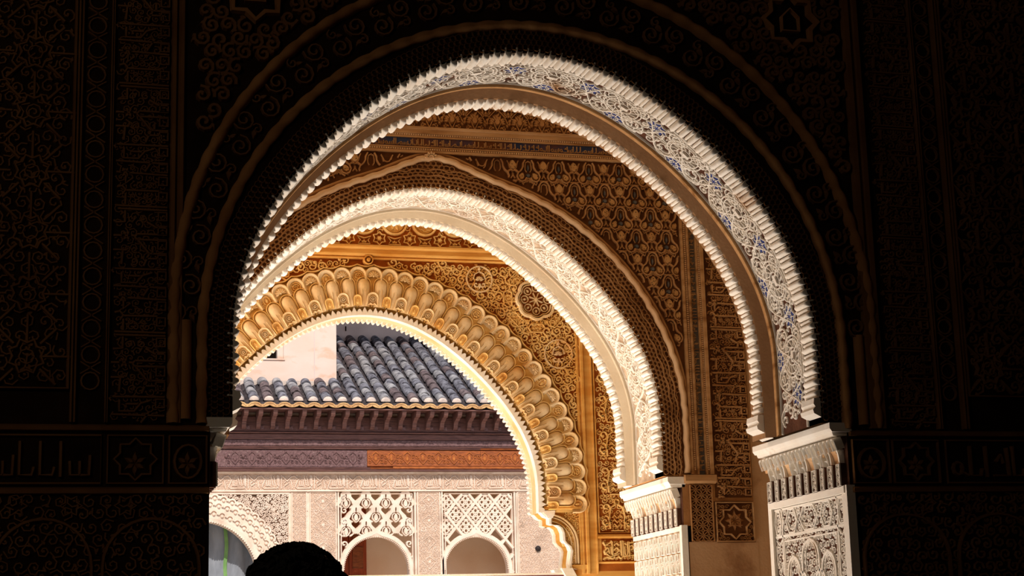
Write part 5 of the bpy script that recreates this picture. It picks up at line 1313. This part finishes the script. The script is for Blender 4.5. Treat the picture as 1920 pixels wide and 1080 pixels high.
cr2 = MB(); cr2.prism([(.11*math.cos(PI*i/8), .062*math.sin(PI*i/8)) for i in range(9)]+[(.085*math.cos(PI-PI*i/8), .040*math.sin(PI-PI*i/8)) for i in range(9)], -.09, .0); me_cr2 = cr2.mesh('eave_lip', 'terracotta_edge')
for x in cols:
    inst('mortar_plug', me_pg, t, add.inv @ Matrix.Translation((x, YE+.105, ZE+.075)) @ Matrix.Rotation(ang*.6, 4, 'X'))
    inst('eave_channel_end', me_cr2, t, add.inv @ Matrix.Translation((x, YE+.05, ZE-.035)))
    inst('eave_channel_end', me_cr, t, add.inv @ Matrix.Translation((x+pitchX/2, YE+.07, ZE-.005)))

# pink rendered tower and the wall behind the roof
t = panel('tower', 'pink rendered block with a small window rising through the roof', 'building', (3.5, 30.4, 6.2)); add = adder(t)
mb = MB(); YT = 30.4; wx0, wx1, wz0, wz1 = 3.45, 4.09, 6.885, 7.6
for x0, x1, z0, z1 in ((-1, wx0, 6.1, 9.6), (wx1, TX, 6.1, 9.6), (wx0, wx1, 6.1, wz0), (wx0, wx1, wz1, 9.6)): mb.box(x0, x1, YT, YT+.25, z0, z1)
mb.box(TX-.25, TX, YT+.25, 32.95, 6.1, 9.6); add(mb, 'wall', 'pink_render')
add(MB().box(wx0, wx1, YT+.22, YT+.26, wz0, wz1), 'window_pane', 'dark_window'); add(MB().box(3.985, wx1+.0, YT+.05, YT+.20, wz0, wz1), 'window_reveal', 'pink_render'); add(MB().box(wx0-.02, wx1+.02, YT-.02, YT+.2, wz0-.025, wz0), 'sill', 'pink_render')
mb = MB(); mb.box(-1, TX, YT-.006, YT, 6.1, 6.50); add(mb, 'mortar_skirt', 'mortar')
add(MB().box(-1.2, TX, YT-.35, 32.9, 9.6, 9.75), 'roof_slab', 'channel_tile')
add(MB().box(4.62, 4.635, YT-.004, YT, 6.5, 9.5), 'joint', 'mauve_render')
t = panel('rear_block', 'mauve rendered wall behind the top of the tiled roof', 'building', (7, 33, 7)); add = adder(t)
add(MB().box(TX, 12, 33.0, 33.3, 6.5, 9.0), 'wall', 'mauve_render'); add(MB().box(TX, 12, 31.2, 33.3, 9.0, 9.15), 'unseen_shade_slab', 'channel_tile')  # overhang is unseen, added and sized to shade the wall below
add(MB().prism([(5.62, 7.9), (5.64, 7.9), (5.64, 7.99), (5.62, 7.99)], 32.98, 33.01), 'crack', 'dark_window')

# ================================================================== PERSON (seen from behind, only the crown of the head enters the frame)
def person():
    t = tag(empty('person', (.56, 3.95, 0)), 'silhouetted person with short tousled dark hair standing below the arches', 'person')
    def blob(name, rings, m_, n=20, rough=0, seed=1):
        rnd = random.Random(seed); mb = MB(); rows = []
        for (cx, cy, z, rx, ry) in rings: rows.append([(cx+rx*math.cos(2*PI*i/n), cy+ry*math.sin(2*PI*i/n), z) for i in range(n)])
        mb.grid(rows, cv=True); mb.ngon(list(reversed(rows[0]))); mb.ngon(rows[-1]); return mb.build(name, m_, t, True)
    # one continuous body: legs, trunk, arms by skinning a skeleton
    V = [(0, 0, .92), (0, .0, 1.10), (0, .01, 1.30), (0, .0, 1.42), (0, -.01, 1.50), (0, .015, 1.60), (0, .02, 1.70),
         (.10, 0, .88), (.11, -.01, .48), (.11, .0, .09), (.12, .15, .04), (-.10, 0, .88), (-.11, -.01, .48), (-.11, .0, .09), (-.12, .15, .04),
         (.19, -.01, 1.40), (.25, -.02, 1.12), (.25, .06, .88), (.25, .09, .78), (-.19, -.01, 1.40), (-.25, -.02, 1.12), (-.25, .06, .88), (-.25, .09, .78)]
    E_ = [(0, 1), (1, 2), (2, 3), (3, 4), (4, 5), (5, 6), (0, 7), (7, 8), (8, 9), (9, 10), (0, 11), (11, 12), (12, 13), (13, 14), (3, 15), (15, 16), (16, 17), (17, 18), (3, 19), (19, 20), (20, 21), (21, 22)]
    Rr = [.15, .14, .16, .12, .06, .075, .085, .09, .06, .045, .04, .09, .06, .045, .04, .07, .05, .04, .03, .07, .05, .04, .03]
    me = bpy.data.meshes.new('body'); me.from_pydata(V, E_, []); me.update(); o = bpy.data.objects.new('body', me); COL.objects.link(o); o.parent = t
    sk = o.modifiers.new('skin', 'SKIN'); 
    for i, v in enumerate(me.skin_vertices[0].data): v.radius = (Rr[i], Rr[i]*.8 if i in (0, 1, 2) else Rr[i]); v.use_root = (i == 0)
    sb = o.modifiers.new('sub', 'SUBSURF'); sb.levels = 2; sb.render_levels = 2
    me.materials.append(MATS['cloth_dark'])
    # head with brow, nose, chin and ears, facing the court
    hd = MB(); rows = []; n = 20
    for z, rx, ry, dy in ((1.545, .03, .035, .05), (1.56, .05, .06, .035), (1.60, .064, .085, .02), (1.65, .074, .095, .012), (1.69, .078, .098, .01), (1.73, .077, .097, .008), (1.765, .066, .085, .006), (1.79, .04, .055, 0), (1.80, .004, .004, 0)):
        rows.append([(rx*math.cos(2*PI*i/n), dy+ry*math.sin(2*PI*i/n)+(.018 if i == n//4 and 1.60 < z < 1.68 else 0), z) for i in range(n)])
    hd.grid(rows, cv=True); hd.build('head', 'skin', t, True)
    for sg in (-1, 1):
        e = MB(); e.grid([[(sg*(.077+.012*k), .005+.028*r_*math.cos(2*PI*i/10), 1.672+.034*r_*math.sin(2*PI*i/10)) for i in range(10)] for r_, k in ((.5, 0), (1, .8), (.8, 1.2), (.3, .6))], cv=True); e.build('ear', 'skin', t, True)
    # hair: lumpy crown built from overlapping tufts on a cap
    rnd = random.Random(9); cap = MB(); rows = []; m = 36
    for j in range(15):
        th = (PI*.64)*(1-j/14)
        row = []
        for i in range(m):
            ph = 2*PI*i/m; k = 1+.05*math.sin(3*ph+1.2)*math.sin(th*2)+.04*math.sin(7*ph+th*5)+.03*math.sin(11*ph-th*8)
            x = .112*k*math.sin(th)*math.cos(ph)
            zz = .112*k*math.cos(th)
            zz += -.10*max(x, 0)*1.4*(1 if zz > 0 else 0)
            row.append((x*(1 if x > 0 else .94), .0+.118*k*math.sin(th)*math.sin(ph), 1.706+zz))
        rows.append(row)
    cap.grid(rows, cv=True); hr = cap.build('hair', 'hair', t, True)
    tf = MB()
    for q_ in range(420):
        th = rnd.uniform(0, 1.75); ph = rnd.uniform(0, 2*PI); n_ = Vector((math.sin(th)*math.cos(ph), math.sin(th)*math.sin(ph), math.cos(th)))
        b = Vector((.110*n_.x, .116*n_.y, 1.704+.108*n_.z-.13*max(.110*n_.x, 0)*(1 if n_.z > 0 else 0)))
        tg = Vector((rnd.uniform(-1, 1), rnd.uniform(-1, 1), rnd.uniform(-.9, .1))).normalized(); tg = (tg-n_*tg.dot(n_)).normalized(); sd_ = n_.cross(tg)
        pts_ = [b+tg*(.05*s_)+n_*(.012*math.sin(PI*s_*.8)) for s_ in (0, .35, .7, 1)]; rows = []
        for s_, p_ in zip((.6, 1, .8, .1), pts_): rows.append([tuple(p_+sd_*(.008*s_*math.cos(a))+n_*(.006*s_*math.sin(a))) for a in (0, PI/2, PI, 3*PI/2)])
        tf.grid(rows, cv=True)
    o = tf.build('tufts', 'hair', hr); o['kind'] = 'stuff'
person()
